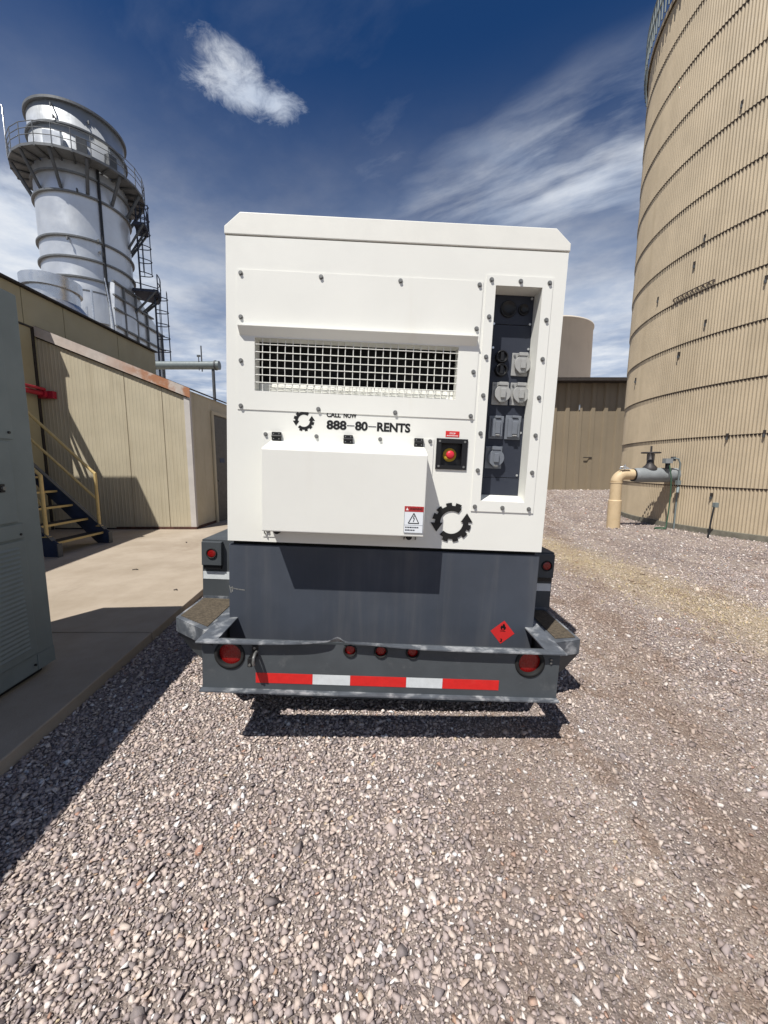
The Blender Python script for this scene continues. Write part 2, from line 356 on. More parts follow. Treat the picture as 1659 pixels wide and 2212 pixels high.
# ================================================================== SETTING
g=MB(); xs=[-400,-40,-12,-2.4,8,40,400]; ys=[-60,-5,15,60,900]
for i in range(len(xs)-1):
    for j in range(len(ys)-1): g.quad((xs[i],ys[j],0),(xs[i+1],ys[j],0),(xs[i+1],ys[j+1],0),(xs[i],ys[j+1],0),fines_m)
tag(g.build('gravel_ground'),kind='structure')
PADZ=.08
def pad_x(y): return -1.83-.092*(y-1.68)
pd=MB()
ygap=3.105
for y0,y1 in ((-3.,ygap-.006),(ygap+.006,9.0),(9.012,40.)):
    pd.prism([(-40,y0),(pad_x(y0),y0),(pad_x(y1),y1),(-40,y1)],'z',-.12,PADZ,slab)
pd.prism([(-40,-2.9),(pad_x(-2.9)-.02,-2.9),(pad_x(30)-.02,30),(-40,30)],'z',-.13,PADZ-.02,curbm)
tag(pd.build('concrete_pad',bevel=.008),kind='structure')

# ---- loose crushed stone lying on the ground (nobody could count it)
def stone_shapes(n=16,npts=9):
    out=[]
    for i in range(n):
        bm=bmesh.new()
        for k in range(npts):
            v=Vector(rng.normal(size=3)); v.normalize(); v*=rng.uniform(.78,1.05)
            bm.verts.new((v.x*rng.uniform(.85,1.),v.y*.78,v.z*.52))
        bmesh.ops.convex_hull(bm,input=bm.verts)
        for v in [v for v in bm.verts if not v.link_faces]: bm.verts.remove(v)
        bmesh.ops.triangulate(bm,faces=bm.faces); bm.verts.index_update()
        out.append((np.array([v.co[:] for v in bm.verts]),np.array([[v.index for v in f.verts] for f in bm.faces]))); bm.free()
    return out
SH=stone_shapes()
def vnoise(x,y,seed,sc):
    r=np.random.default_rng(seed).random((64,64)); X=x*sc; Y=y*sc
    i=np.floor(X).astype(int); j=np.floor(Y).astype(int); fx=X-i; fy=Y-j
    fx=fx*fx*(3-2*fx); fy=fy*fy*(3-2*fy); g_=lambda a,b:r[a%64,b%64]
    return (g_(i,j)*(1-fx)+g_(i+1,j)*fx)*(1-fy)+(g_(i,j+1)*(1-fx)+g_(i+1,j+1)*fx)*fy
def in_view(x,y): return (np.abs(x)<1.12*y+.55)
def scatter(step,y0,y1,x0,x1,size,keep,lift=.35):
    gx,gy=np.meshgrid(np.arange(x0,x1,step),np.arange(y0,y1,step)); x=gx.ravel()+rng.uniform(-.5,.5,gx.size)*step*1.1; y=gy.ravel()+rng.uniform(-.5,.5,gx.size)*step*1.1
    k=in_view(x,y)&(x>-1.83-.092*(y-1.68)-.0)&keep(x,y)&~((x-11.89)**2+(y-9.72)**2<5.1**2)
    x=x[k]; y=y[k]; s=size(x,y)*np.exp(rng.normal(0,.32,len(x)))*.5
    return x,y,s,lift
def finem(x,y):   # 1 where fines and dirt lie on top, mostly in the wheel tracks on the right
    base=np.clip((x-.05)/1.1,0,1)*.75+.12
    n=.6*vnoise(x,y*.5,3,1.7)+.4*vnoise(x,y*.6,4,4.5)
    return np.clip((base*1.25+n-.72)*2.4,0,1)
def kbig(x,y): return rng.random(len(x))>finem(x,y)*.66
def ksmall(x,y): return rng.random(len(x))<.55+.45*finem(x,y)
sets=[scatter(.0142,.55,2.4,-2.9,3.0,lambda x,y:.0225+0*x,kbig),
      scatter(.0180,2.4,4.4,-2.4,5.2,lambda x,y:.0265+0*x,kbig),
      scatter(.028,4.4,7.5,-.4,8.,lambda x,y:.034+0*x,lambda x,y:kbig(x,y)&(x>-.6)),
      scatter(.043,7.5,12.5,.2,9.5,lambda x,y:.046+0*x,lambda x,y:kbig(x,y)&(x>.9)),
      scatter(.075,12.5,24.,.2,16.,lambda x,y:.07+0*x,lambda x,y:kbig(x,y)&(x>1.)),
      scatter(.0125,.55,2.4,-2.6,3.0,lambda x,y:.0105+0*x,ksmall,.3),
      scatter(.0165,2.4,5.4,-.6,6.2,lambda x,y:.0145+0*x,lambda x,y:ksmall(x,y)&(x>.2),.3),
      scatter(.040,.55,3.4,-2.8,3.0,lambda x,y:.030+0*x,lambda x,y:rng.random(len(x))<.04+.12*np.clip((-.2-x)/1.2,0,1),.5)]
VV=[];FF=[];off=0
for x,y,s,lift in sets:
    which=rng.integers(0,len(SH),len(x))
    for q_,(v,f) in enumerate(SH):
        k=np.where(which==q_)[0]
        if not len(k): continue
        an=rng.uniform(0,2*PI,len(k)); tx=rng.normal(0,.30,len(k)); ty=rng.normal(0,.30,len(k))
        ca,sa=np.cos(an),np.sin(an)
        X=v[None,:,0]*ca[:,None]-v[None,:,1]*sa[:,None]; Y=v[None,:,0]*sa[:,None]+v[None,:,1]*ca[:,None]; Z=np.repeat(v[None,:,2],len(k),0)
        Z=Z+X*tx[:,None]+Y*ty[:,None]
        sc=s[k][:,None]; 
        pts=np.stack([X*sc+x[k][:,None],Y*sc+y[k][:,None],Z*sc+sc*lift*.6+.002],-1)
        VV.append(pts.reshape(-1,3)); FF.append((f[None]+(np.arange(len(k))*len(v))[:,None,None]+off).reshape(-1,3)); off+=len(k)*len(v)
VV=np.concatenate(VV); FF=np.concatenate(FF)
me=bpy.data.meshes.new('gravel_stones'); me.vertices.add(len(VV)); me.vertices.foreach_set('co',VV.astype(np.float32).ravel())
me.loops.add(FF.size); me.loops.foreach_set('vertex_index',FF.astype(np.int32).ravel())
me.polygons.add(len(FF)); me.polygons.foreach_set('loop_start',np.arange(0,FF.size,3,dtype=np.int32)); me.polygons.foreach_set('loop_total',np.full(len(FF),3,np.int32))
me.materials.append(stone_m); me.update(calc_edges=True); me.validate()
ob=bpy.data.objects.new('gravel_stones',me); COL.objects.link(ob); tag(ob,'loose crushed grey and tan stones spread over the yard','gravel',kind='stuff')
print('stones tris',len(FF))
# dry straw stubble in a band beside the tank
N=3600; yy=rng.uniform(2.6,10.5,N); xx=3.95-.135*yy+rng.normal(0,.45,N); an=rng.uniform(0,PI,N); L=rng.uniform(.015,.05,N); ww=rng.uniform(.0012,.0028,N)
c_,s_=np.cos(an),np.sin(an); z0=rng.uniform(.006,.02,N); z1=z0+rng.uniform(-.004,.022,N)
vs=np.stack([np.stack([xx-s_*ww,yy+c_*ww,z0],-1),np.stack([xx+s_*ww,yy-c_*ww,z0],-1),np.stack([xx+c_*L+s_*ww*.4,yy+s_*L-c_*ww*.4,z1],-1),np.stack([xx+c_*L-s_*ww*.4,yy+s_*L+c_*ww*.4,z1],-1)],1).reshape(-1,3)
me=bpy.data.meshes.new('dry_straw'); me.from_pydata(vs.tolist(),[],[(4*i,4*i+1,4*i+2,4*i+3) for i in range(N)]); me.materials.append(straw_m)
ob=bpy.data.objects.new('dry_straw',me); COL.objects.link(ob); tag(ob,'scattered dry yellow straw lying on the gravel beside the tank','straw',kind='stuff')

# ================================================================== GENERATOR TRAILER (local frame: x right, y away, z up, origin at the rear face)
TB=Vector((0,1.5,-1.04))
MT=Matrix.Rotation(.012,3,'Z')@Matrix.Rotation(.0414,3,'Y')
TO=MT@TB+Vector((.0088,2.07,CAMZ-.4401))
gen=empty('generator_trailer',TO,'tall white generator enclosure on a grey trailer with red tail lights','generator')
gen.rotation_euler=MT.to_euler()
def tp(mb,name,parent=gen,bevel=0.,**k):
    o=mb.build(name,parent,TB if parent is not None else (0,0,0),bevel,**k)
    return o
GR=(-.714,.333,.797,1.062); RC=(.502,.740,.271,1.368); ES=(.272,.384,.455,.571)
HW=.860
b=MB()
b.holes(-HW,HW,0,1.540,[GR,RC,ES],0,white)
def cavity(b,h,d,m,back=None,zb=None):
    x0,x1,z0,z1=h; zb0=z0 if zb is None else zb
    b.quad((x0,0,z0),(x0,d,zb0),(x0,d,z1),(x0,0,z1),m); b.quad((x1,0,z0),(x1,0,z1),(x1,d,z1),(x1,d,zb0),m)
    b.quad((x0,0,z1),(x0,d,z1),(x1,d,z1),(x1,0,z1),m); b.quad((x0,0,z0),(x1,0,z0),(x1,d,zb0),(x0,d,zb0),m)
    if back: b.quad((x0,d,zb0),(x1,d,zb0),(x1,d,z1),(x0,d,z1),back)
cavity(b,GR,.075,white)
cavity(b,RC,.105,white,None,.300)
cavity(b,ES,.034,black,black)
# inside the grille: a cream lower baffle and the black cooler matrix behind
b.quad((GR[0],.075,GR[2]),(GR[1],.075,GR[2]),(GR[1],.085,.853),(GR[0],.085,.853),white)
b.box(GR[0]-.02,GR[1]+.02,.12,.13,.78,1.08,void)
for k in range(3): b.box(GR[0]+.04,GR[1]-.04,.070,.074,.806+.016*k,.809+.016*k,white)
b.box(-HW,HW,.25,4.2,0,1.540,white)
b.quad((-HW,0,0),(-HW,.25,0),(-HW,.25,1.54),(-HW,0,1.54),white); b.quad((HW,0,0),(HW,0,1.54),(HW,.25,1.54),(HW,.25,0),white)
b.quad((-HW,0,0),(HW,0,0),(HW,.25,0),(-HW,.25,0),white); b.quad((-HW,0,1.54),(-HW,.25,1.54),(HW,.25,1.54),(HW,0,1.54),white)
canopy=tp(b,'canopy_body')
rc=MB(); rc.prism([(-.866,1.546),(.866,1.546),(.866,1.582),(.788,1.650),(-.788,1.650),(-.866,1.582)],'y',-.004,4.21,whited)
tp(rc,'roof_cap',bevel=.004)
# bolt prototypes
def bolt(parent,x,y,z,r=.0092):
    mb=MB(); mb.cyl((0,0.,0),(0,-.003,0),r*1.25,zinc,n=14); mb.cyl((0,-.003,0),(0,-.0095,0),r*.92,zinc,n=6,smooth=False)
    o=mb.build('bolt',parent); o.location=Vector((x,y,z))-TB; return o
def bolts(parent,y,pts,r=.0092):
    b0=bolt(parent,pts[0][0],y,pts[0][1],r)
    copies(b0,[(p[0]-pts[0][0],0,p[1]-pts[0][1]) for p in pts[1:]],parent)
# grille panel
gp=MB(); gp.plate(-.804,.438,.700,1.384,[GR],-.004,.0045,white)
# drip edge above the grille
gp.prism([(-.004,1.112),(-.036,1.110),(-.036,1.107),(-.004,1.068)],'x',-.790,.424,white)
grp=tp(gp,'grille_panel')
bolts(grp,-.004,[(-.784,1.366),(-.382,1.366),(.018,1.366),(.419,1.366),(-.784,1.157),(-.784,.944),(-.785,.717),(.418,1.154),(.417,.940),(.418,.716),(-.382,.717),(.020,.717)])
gm=MB(); nx=27
for i in range(1,nx):
    x=GR[0]+(GR[1]-GR[0])*i/nx+random.uniform(-.0015,.0015); gm.tube([(x,.006,GR[2]),(x+random.uniform(-.002,.002),.004+random.uniform(-.002,.002),.93),(x,.006,GR[3])],.0024,white,6)
for j in range(1,7):
    z=GR[2]+(GR[3]-GR[2])*j/7+.006; gm.tube([(GR[0],.002,z),(-.2,.001,z+random.uniform(-.002,.002)),(GR[1],.002,z)],.0024,white,6)
tp(gm,'grille_mesh',norm=False)
# socket recess: raised bezel, panel, sockets
bz=MB(); bz.plate(.453,.793,.214,1.416,[RC],-.005,.0055,white)
bez=tp(bz,'recess_frame')
bolts(bez,-.005,[(.478,1.393),(.626,1.392),(.774,1.391),(.478,1.215),(.477,1.018),(.476,.824),(.476,.629),(.475,.434),(.473,.239),(.623,.238),(.767,.237),(.773,1.212),(.771,1.019),(.770,.825),(.769,.630),(.768,.434)])
pn=MB()
for z0,z1 in ((.296,.3975),(.4005,1.2175),(1.2205,1.375)): pn.box(.495,.752,.1,.106,z0,z1,panel)
pnl=tp(pn,'socket_panel',bevel=.0012)
sc=MB(); sc.cyl((0,0,0),(0,-.004,0),.0062,galv,n=10); scr=sc.build('screw',pnl); scr.location=Vector((.728,.1,1.355))-TB
copies(scr,[(0,0,-.13),(.002,0,-.258),(-.002,0,-.705),(-.004,0,-.94),(-.195,0,-.135),(-.19,0,-.258)],pnl)
def socket_ring(x,z,r):
    mb=MB(); mb.lathe((x,.1,z),[(r,0),(r,.010),(r*.88,.014),(r*.80,.008),(r*.3,.006),(.0005,.006)],black,24,'y'); return tp(mb,'gland_ring',pnl)
socket_ring(.605,1.297,.043); socket_ring(.687,1.297,.029)
def twist_socket(x,z):
    mb=MB(); mb.lathe((x,.1,z),[(.034,0),(.034,.02),(.031,.026),(.026,.026),(.022,.012),(.0005,.012)],black,22,'y'); mb.box(x-.008,x+.008,.075,.09,z-.022,z+.022,black); return tp(mb,'round_socket',pnl,.001)
twist_socket(.586,1.048); twist_socket(.588,.979)
def flip_socket(x,z,m,s=1.):
    mb=MB(); mb.box(x-.047*s,x+.043*s,.092,.0995,z-.060*s,z+.060*s,coverd if m is coverd else cover)
    # round flap that narrows to a tab, lifted by its hinge
    n=28; pts=[]
    for k in range(n):
        t=2*PI*k/n; r=.044*s; px_=r*math.cos(t); pz_=r*math.sin(t)
        if -2.3<(t-2*PI if t>PI else t)<-.85: pz_-=.012*s*max(0,1-abs(px_)/(.022*s)); 
        pts.append((x+.006+px_,z-.002+pz_))
    mb.prism(pts,'y',.070,.082,m)
    mb.box(x-.018*s,x+.030*s,.066,.094,z+.040*s,z+.058*s,m)
    mb.prism([(x-.007,z-.026*s),(x+.019,z-.026*s),(x+.019,z+.022*s),(x-.007,z+.022*s)],'y',.0585,.0695,m)
    mb.box(x-.004,x+.016,.062,.0725,z-.052*s,z-.040*s,zinc)
    mb.cyl((x-.036*s,.092,z+.045*s),(x-.036*s,.087,z+.045*s),.006,zinc,n=8)
    return tp(mb,'flip_cover_socket',pnl,.002)
flip_socket(.692,1.013,cover); flip_socket(.596,.856,cover); flip_socket(.696,.857,cover)
def duplex_cover(x,z,wd=.040,h=.062):
    mb=MB(); mb.box(x-wd,x+wd,.089,.0995,z-h,z+h,coverd); mb.box(x-wd*.72,x+wd*.78,.076,.089,z-h*.82,z+h*.74,coverd)
    mb.box(x-wd*.2,x+wd*.45,.068,.076,z-h*.58,z+h*.50,coverd); mb.box(x-wd*.3,x+wd*.5,.070,.088,z+h*.78,z+h*.98,coverd)
    mb.box(x-wd*.15,x+wd*.4,.066,.0755,z-h*.74,z-h*.64,cover)
    return tp(mb,'duplex_cover_socket',pnl,.002)
duplex_cover(.585,.674); duplex_cover(.678,.676,.043,.065)
flip_socket(.586,.509,coverd,1.02)
# hinged cover box
BY=-.169
bx=MB(); X0,X1=-.628,.184; zt,zb=.500,.0905
prof=[(0.,.548),(BY+.006,.503),(BY,.496),(BY+.009,zb),(BY+.013,zb-.003),(0.,zb-.003)]
bx.prism(prof,'x',X0,X1,white)
bx.plate(-.668,.232,.030,.588,[],-.004,.0045,white)
hb=tp(bx,'hinged_cover_box',bevel=.0035)
bolts(hb,-.004,[(-.656,.577),(-.389,.577),(-.053,.576),(.212,.577),(-.640,.062)],.0085)
hg=MB()
hg.box(-.024,.024,-.013,0,-.022,.022,black); hg.cyl((-.024,-.013,.0),(.024,-.013,0),.007,black,n=10)
for sx in (-1,1):
    for sz in (-1,1): hg.cyl((sx*.014,-.013,sz*.013),(sx*.014,-.0155,sz*.013),.0035,zinc,n=8)
hinge=hg.build('hinge',hb,bevel=.002); hinge.location=Vector((-.596,-.0065,.568))-TB
copies(hinge,[(.375,0,0),(.747,0,-.001)],hb)
lt=MB(); lt.cyl((0,-.002,0),(0,-.040,0),.0165,rubber,n=16); lt.cyl((0,-.040,0),(0,-.046,0),.010,black,n=12)
lat=lt.build('rubber_stop',hb); lat.location=Vector((-.585,0,.068))-TB; copies(lat,[(.707,0,-.004)],hb)
for x in (-.655,.098,.117,.160): lk=MB(); lk.tube([(x,-.004,.080),(x,-.018,.074),(x,-.018,.052),(x,-.004,.046)],.0035,zinc,6); tp(lk,'latch_wire',hb,norm=False)
# warning sticker on the cover
ws=MB(); y=BY+.0046
ws.box(.0825,.1785,y,y+.001,.1085,.2435,stickw); ws.box(.0825,.1785,y-.0006,y-.0001,.2155,.2435,inkred)
for x0_,x1_,z0_,z1_ in ((.0825,.1785,.1085,.1100),(.0825,.0840,.110,.2155),(.177,.1785,.110,.2155),(.084,.177,.1475,.1485)): ws.box(x0_,x1_,y-.0006,y-.0001,z0_,z1_,coverd)
text_mb(ws,'WARNING',.108,.172,.2235,.2355,y-.0009,ink,.03)
ws.add([(.089,y-.0009,.2225),(.103,y-.0009,.2225),(.096,y-.0009,.2365)],[(0,1,2)],whink)
def seg(mb,p,q,wd,y,m):
    p=Vector((p[0],0,p[1])); q=Vector((q[0],0,q[1])); d=(q-p).normalized(); n_=Vector((-d.z,0,d.x))*wd/2
    mb.add([(v.x,y,v.z) for v in (p-n_,q-n_,q+n_,p+n_)],[(0,1,2,3)],m)
T=((.1305,.2085),(.104,.1575),(.157,.1575))
for i in range(3): seg(ws,T[i],T[(i+1)%3],.0042,y-.0009,ink)
for p,q in (((.133,.197),(.1275,.183)),((.1275,.184),(.1345,.182)),((.1345,.183),(.129,.165))): seg(ws,p,q,.0034,y-.0009,ink)
for k,(x1_,z_) in enumerate(((.156,.1365),(.139,.1225))):   # two small lines of print, too small to read
    x=.0895
    while x<x1_:
        l=random.uniform(.004,.010); ws.box(x,min(x+l,x1_),y-.0006,y-.0001,z_-.0032,z_+.0032,panel); x+=l+.0022
tp(ws,'warning_sticker',norm=False)['label']='white warning sticker with red header and a shock triangle'
# emergency stop
es=MB(); es.plate(.2465,.4125,.4325,.5945,[ES],-.007,.0075,black)
for x in (.263,.397):
    for z in (.448,.580): es.cyl((x,-.007,z),(x,-.010,z),.0062,zinc,n=10)
esf=tp(es,'emergency_stop_frame',bevel=.0015)
eb=MB(); eb.lathe((.325,.034,.510),[(.036,0),(.036,.007),(.012,.0075)],yelring,28,'y')
eb.lathe((.325,.034,.510),[(.013,.006),(.013,.020),(.0215,.022),(.0228,.028),(.0205,.036),(.012,.0395),(.0005,.0405)],redmush,28,'y')
tp(eb,'emergency_stop_button',esf)
el=MB(); el.box(.2925,.3655,-.0014,-.0003,.6035,.6345,redpaint)
text_mb(el,'STOP',.313,.345,.618,.6265,-.0019,whink,.03)
x=.299
while x<.357:
    l=random.uniform(.003,.006); el.box(x,x+l,-.0021,-.0015,.6085,.6125,whink); x+=l+.0015
tp(el,'emergency_stop_label',norm=False)
# gear-and-arrows mark
def gear_mark(mb,cx_,cz_,r,y):
    def P_(rr,t): return (cx_+rr*r*math.cos(R(t)),y,cz_+rr*r*math.sin(R(t)))
    def arc(t0,t1,teeth):
        n=int(abs(t1-t0)/3); 
        for i in range(n):
            a_=t0+(t1-t0)*i/n; b_=t0+(t1-t0)*(i+1)/n; mid=(a_+b_)/2
            ro=1.0 if any(abs((mid-t+180)%360-180)<9 for t in teeth) else .85
            mb.quad(P_(.58,a_),P_(.58,b_),P_(ro,b_),P_(ro,a_),ink)
    arc(56,186,(72,100,136,163)); arc(228,363,(252,284,318,345))
    for t,sg in ((180,-1),(0,1)):
        cxr=.76*(-1 if t==180 else 1)
        mb.add([(cx_+r*(cxr-.31),y,cz_+r*(-.03*-sg)),(cx_+r*(cxr+.31),y,cz_+r*(-.03*-sg)),(cx_+r*(cxr*.99),y,cz_+r*.50*sg)],[(0,1,2)],ink)
lg=MB(); gear_mark(lg,-.457,.655,.0545,-.0012); tp(lg,'gear_emblem',norm=False)['label']='small black gear emblem beside the phone number'
lg=MB(); gear_mark(lg,.353,.147,.1075,-.0048); tp(lg,'gear_emblem',norm=False)['label']='large black gear emblem below the stop button'
tx=MB()
text_mb(tx,'CALL',-.339,-.264,.679,.705,-.0013,ink,.04); text_mb(tx,'NOW',-.250,-.181,.679,.705,-.0013,ink,.04)
text_mb(tx,'888',-.338,-.233,.616,.664,-.0013,ink,.04); text_mb(tx,'80',-.188,-.121,.616,.664,-.0013,ink,.04); text_mb(tx,'RENTS',-.072,.104,.616,.664,-.0013,ink,.04)
for x0_,x1_ in ((-.231,-.191),(-.118,-.076)): tx.box(x0_,x1_,-.0014,-.0012,.6375,.6415,panel)
tp(tx,'phone_number_lettering',norm=False)
# grey lower body
gb=MB(); gb.box(-HW,HW,.014,4.18,-.865,-.022,slate); gb.box(-HW+.02,HW-.02,.03,4.16,-.022,0,void)
base=tp(gb,'lower_body',bevel=.004)
sm=MB()   # scraped paint near the left edge
for p,q in (((-.856,-.268),(-.800,-.279)),((-.842,-.262),(-.842,-.292)),((-.82,-.276),(-.772,-.281)),((-.858,-.258),(-.848,-.30))): seg(sm,p,q,random.uniform(.003,.007),.0132,mat('bare_scraped_metal',(.19,.19,.18),.5,var=.3,vscale=90) if 'bare_scraped_metal' not in MATS else MATS['bare_scraped_metal'])
tp(sm,'paint_scrape',base,norm=False)
pl=MB(); pc=(.6855,-.474); a_=R(-5.); h_=.0695
def PR(x,z): return (pc[0]+x*math.cos(a_)-z*math.sin(a_),pc[1]+x*math.sin(a_)+z*math.cos(a_))
def pq(pts,y,m): pl.add([(PR(*p)[0],y,PR(*p)[1]) for p in pts],[tuple(range(len(pts)))],m)
pq([(0,h_),(-h_,0),(0,-h_),(h_,0)],.0128,redpaint)
fl=[(0,.052),(-.006,.044),(-.005,.036),(-.013,.040),(-.016,.028),(-.013,.018),(-.006,.012),(.007,.012),(.014,.020),(.016,.030),(.010,.036),(.006,.046)]
pq(fl,.0122,ink); pq([(-.003,.026),(-.006,.018),(0,.0135),(.005,.019)],.0118,redpaint); pq([(-.016,.005),(-.016,.008),(.016,.008),(.016,.005)],.0122,ink)
t_=MB(); text_mb(t_,'3',-.007,.006,-.058,-.038,0,ink,.03); pl.add([(PR(v[0],v[2])[0],.0122,PR(v[0],v[2])[1]) for v in t_.v],t_.f,ink)
tp(pl,'flammable_liquid_placard',norm=False)
# bumper frame
bp=MB()
LAMPS=[(-.752,-.517,.0535),(.738,-.510,.0535)]+[(x_,-.475,.0245) for x_ in (-.160,-.008,.150)]
ZT=-.4490
hl=[(x_-r_*1.45,x_+r_*1.45,z_-r_*1.45,ZT) for x_,z_,r_ in LAMPS]
bp.holes(-.887,.887,-.692,-.4475,hl,-.262,steel)
for (x_,z_,r_),h4 in zip(LAMPS,hl):
    n=40; ri=r_*1.30; inner=[];outer=[]
    for k in range(n):
        c_,s_=math.cos(2*PI*k/n),math.sin(2*PI*k/n)
        inner.append((x_+ri*c_,-.262,min(ZT,z_+ri*s_)))
        f_=min((r_*1.45)/abs(c_) if abs(c_)>1e-6 else 9,((ZT-z_) if s_>0 else r_*1.45)/abs(s_) if abs(s_)>1e-6 else 9)
        outer.append((x_+f_*c_,-.262,z_+f_*s_) if f_>ri*.999 else inner[-1])
    cs=[(h4[0],-.262,h4[2]),(h4[1],-.262,h4[2]),(h4[0],-.262,h4[3]),(h4[1],-.262,h4[3])]
    outer=[min(cs,key=lambda c:(Vector(c)-Vector(o)).length) if min((Vector(c)-Vector(o)).length for c in cs)<r_*.12 else o for o in outer]
    bp.add(inner+outer,[(k,(k+1)%n,n+(k+1)%n,n+k) for k in range(n)],steel)
bp.box(-.886,.886,-.2355,-.228,-.692,-.4475,steel); bp.box(-.887,.887,-.2615,-.236,-.694,-.6925,steel)
def ledge_strip(mb,xs,yf,yb,z,th,m):
    vs=[];fs=[]
    for x in xs:
        d=math.exp(-((x+.222)/.030)**2)*(1.0 if x>-.222 else 1)+.28*math.exp(-((x+.26)/.075)**2)
        w_=math.exp(-((x+.18)/.27)**2); y_=yf+.020*d; zz=z+.014*d+.021*w_
        vs+=[(x,y_,zz),(x,yb,z+.004*d+.006*w_),(x,yb,z-th+.004*d+.006*w_),(x,y_,zz-th)]
    n=len(xs)
    for i in range(n-1):
        o=4*i; fs+=[(o+k,o+(k+1)%4,o+4+(k+1)%4,o+4+k) for k in range(4)]
    fs+=[(0,1,2,3),tuple(4*(n-1)+k for k in (3,2,1,0))]; mb.add(vs,fs,m)
xs=sorted(set([-.905,.905,-.85,-.8,.6,.7,.8]+[round(-.75+.015*i,4) for i in range(86)]))
ledge_strip(bp,xs,-.296,-.252,-.440,.0075,worn)
for s in (-1,1):
    bp.box(min(s*.812,s*.905),max(s*.812,s*.905),-.2515,.25,-.4475,-.440,worn)
    bp.box(min(s*.880,s*.887),max(s*.880,s*.887),-.2535,.25,-.692,-.448,steel)
bp.box(-.892,.892,-.292,-.2535,-.699,-.6925,worn); bp.box(-.892,.892,-.2925,-.288,-.7005,-.6915,worn)
bp.box(-.846,-.834,-.268,-.2625,-.478,-.466,steel)
for z in (-.487,-.503): bp.cyl((.842,-.262,z),(.842,-.269,z),.006,zinc,n=8)
bump=tp(bp,'bumper',bevel=.0015)
def lamp(name,x,z,r,y,parent,deep=0.,top=None):
    """red lens in a rubber ring; deep = how far the lens sits behind the face"""
    mb=MB(); mb.lathe((x,y,z),[(r*1.40,0),(r*1.40,.003),(r*1.26,.0075),(r*1.12,.0065),(r*1.05,.002),(r*1.05,-deep)],rubber,36,'y')
    mb.lathe((x,y,z),[(r*1.06,.0005-deep),(r*.97,.002-deep),(r*.72,.0035-deep),(r*.3,.004-deep),(.0005,.0041-deep)],redlens,36,'y')
    if top is not None: mb.v=[(v[0],v[1],min(top,v[2])) for v in mb.v]
    o=tp(mb,name,parent,norm=False)
    return o
lamp('tail_light',-.752,-.517,.0535,-.2625,bump,.016,ZT-.0005); lamp('tail_light',.738,-.510,.0535,-.2625,bump,.016,ZT-.0005)
for x in (-.160,-.008,.150): lamp('marker_light',x,-.475,.0245,-.2625,bump,.010,ZT-.0005)
tt=MB()
for x0_,x1_,m_ in ((-.624,-.342,redtape),(-.342,-.155,whtape),(-.155,.125,redtape),(.125,.307,whtape),(.307,.591,redtape)): tt.box(x0_+.0004,x1_-.0004,-.2634,-.2622,-.659,-.607,m_)
tp(tt,'reflective_tape',bump)
hk=MB(); hk.box(-.640,-.612,-.272,-.2622,-.520,-.462,black); hk.cyl((-.626,-.272,-.472),(-.626,-.279,-.472),.006,zinc,n=8)
hk.tube([(-.616,-.270,-.492),(-.616,-.300,-.490),(-.616,-.322,-.500),(-.616,-.326,-.522),(-.616,-.318,-.536)],.0075,zinc,8)
hk.box(-.644,-.622,-.325,-.272,-.545,-.502,black); hk.cyl((-.633,-.325,-.532),(-.633,-.331,-.532),.006,zinc,n=8)
tp(hk,'tow_hook_bracket',bump,.002)
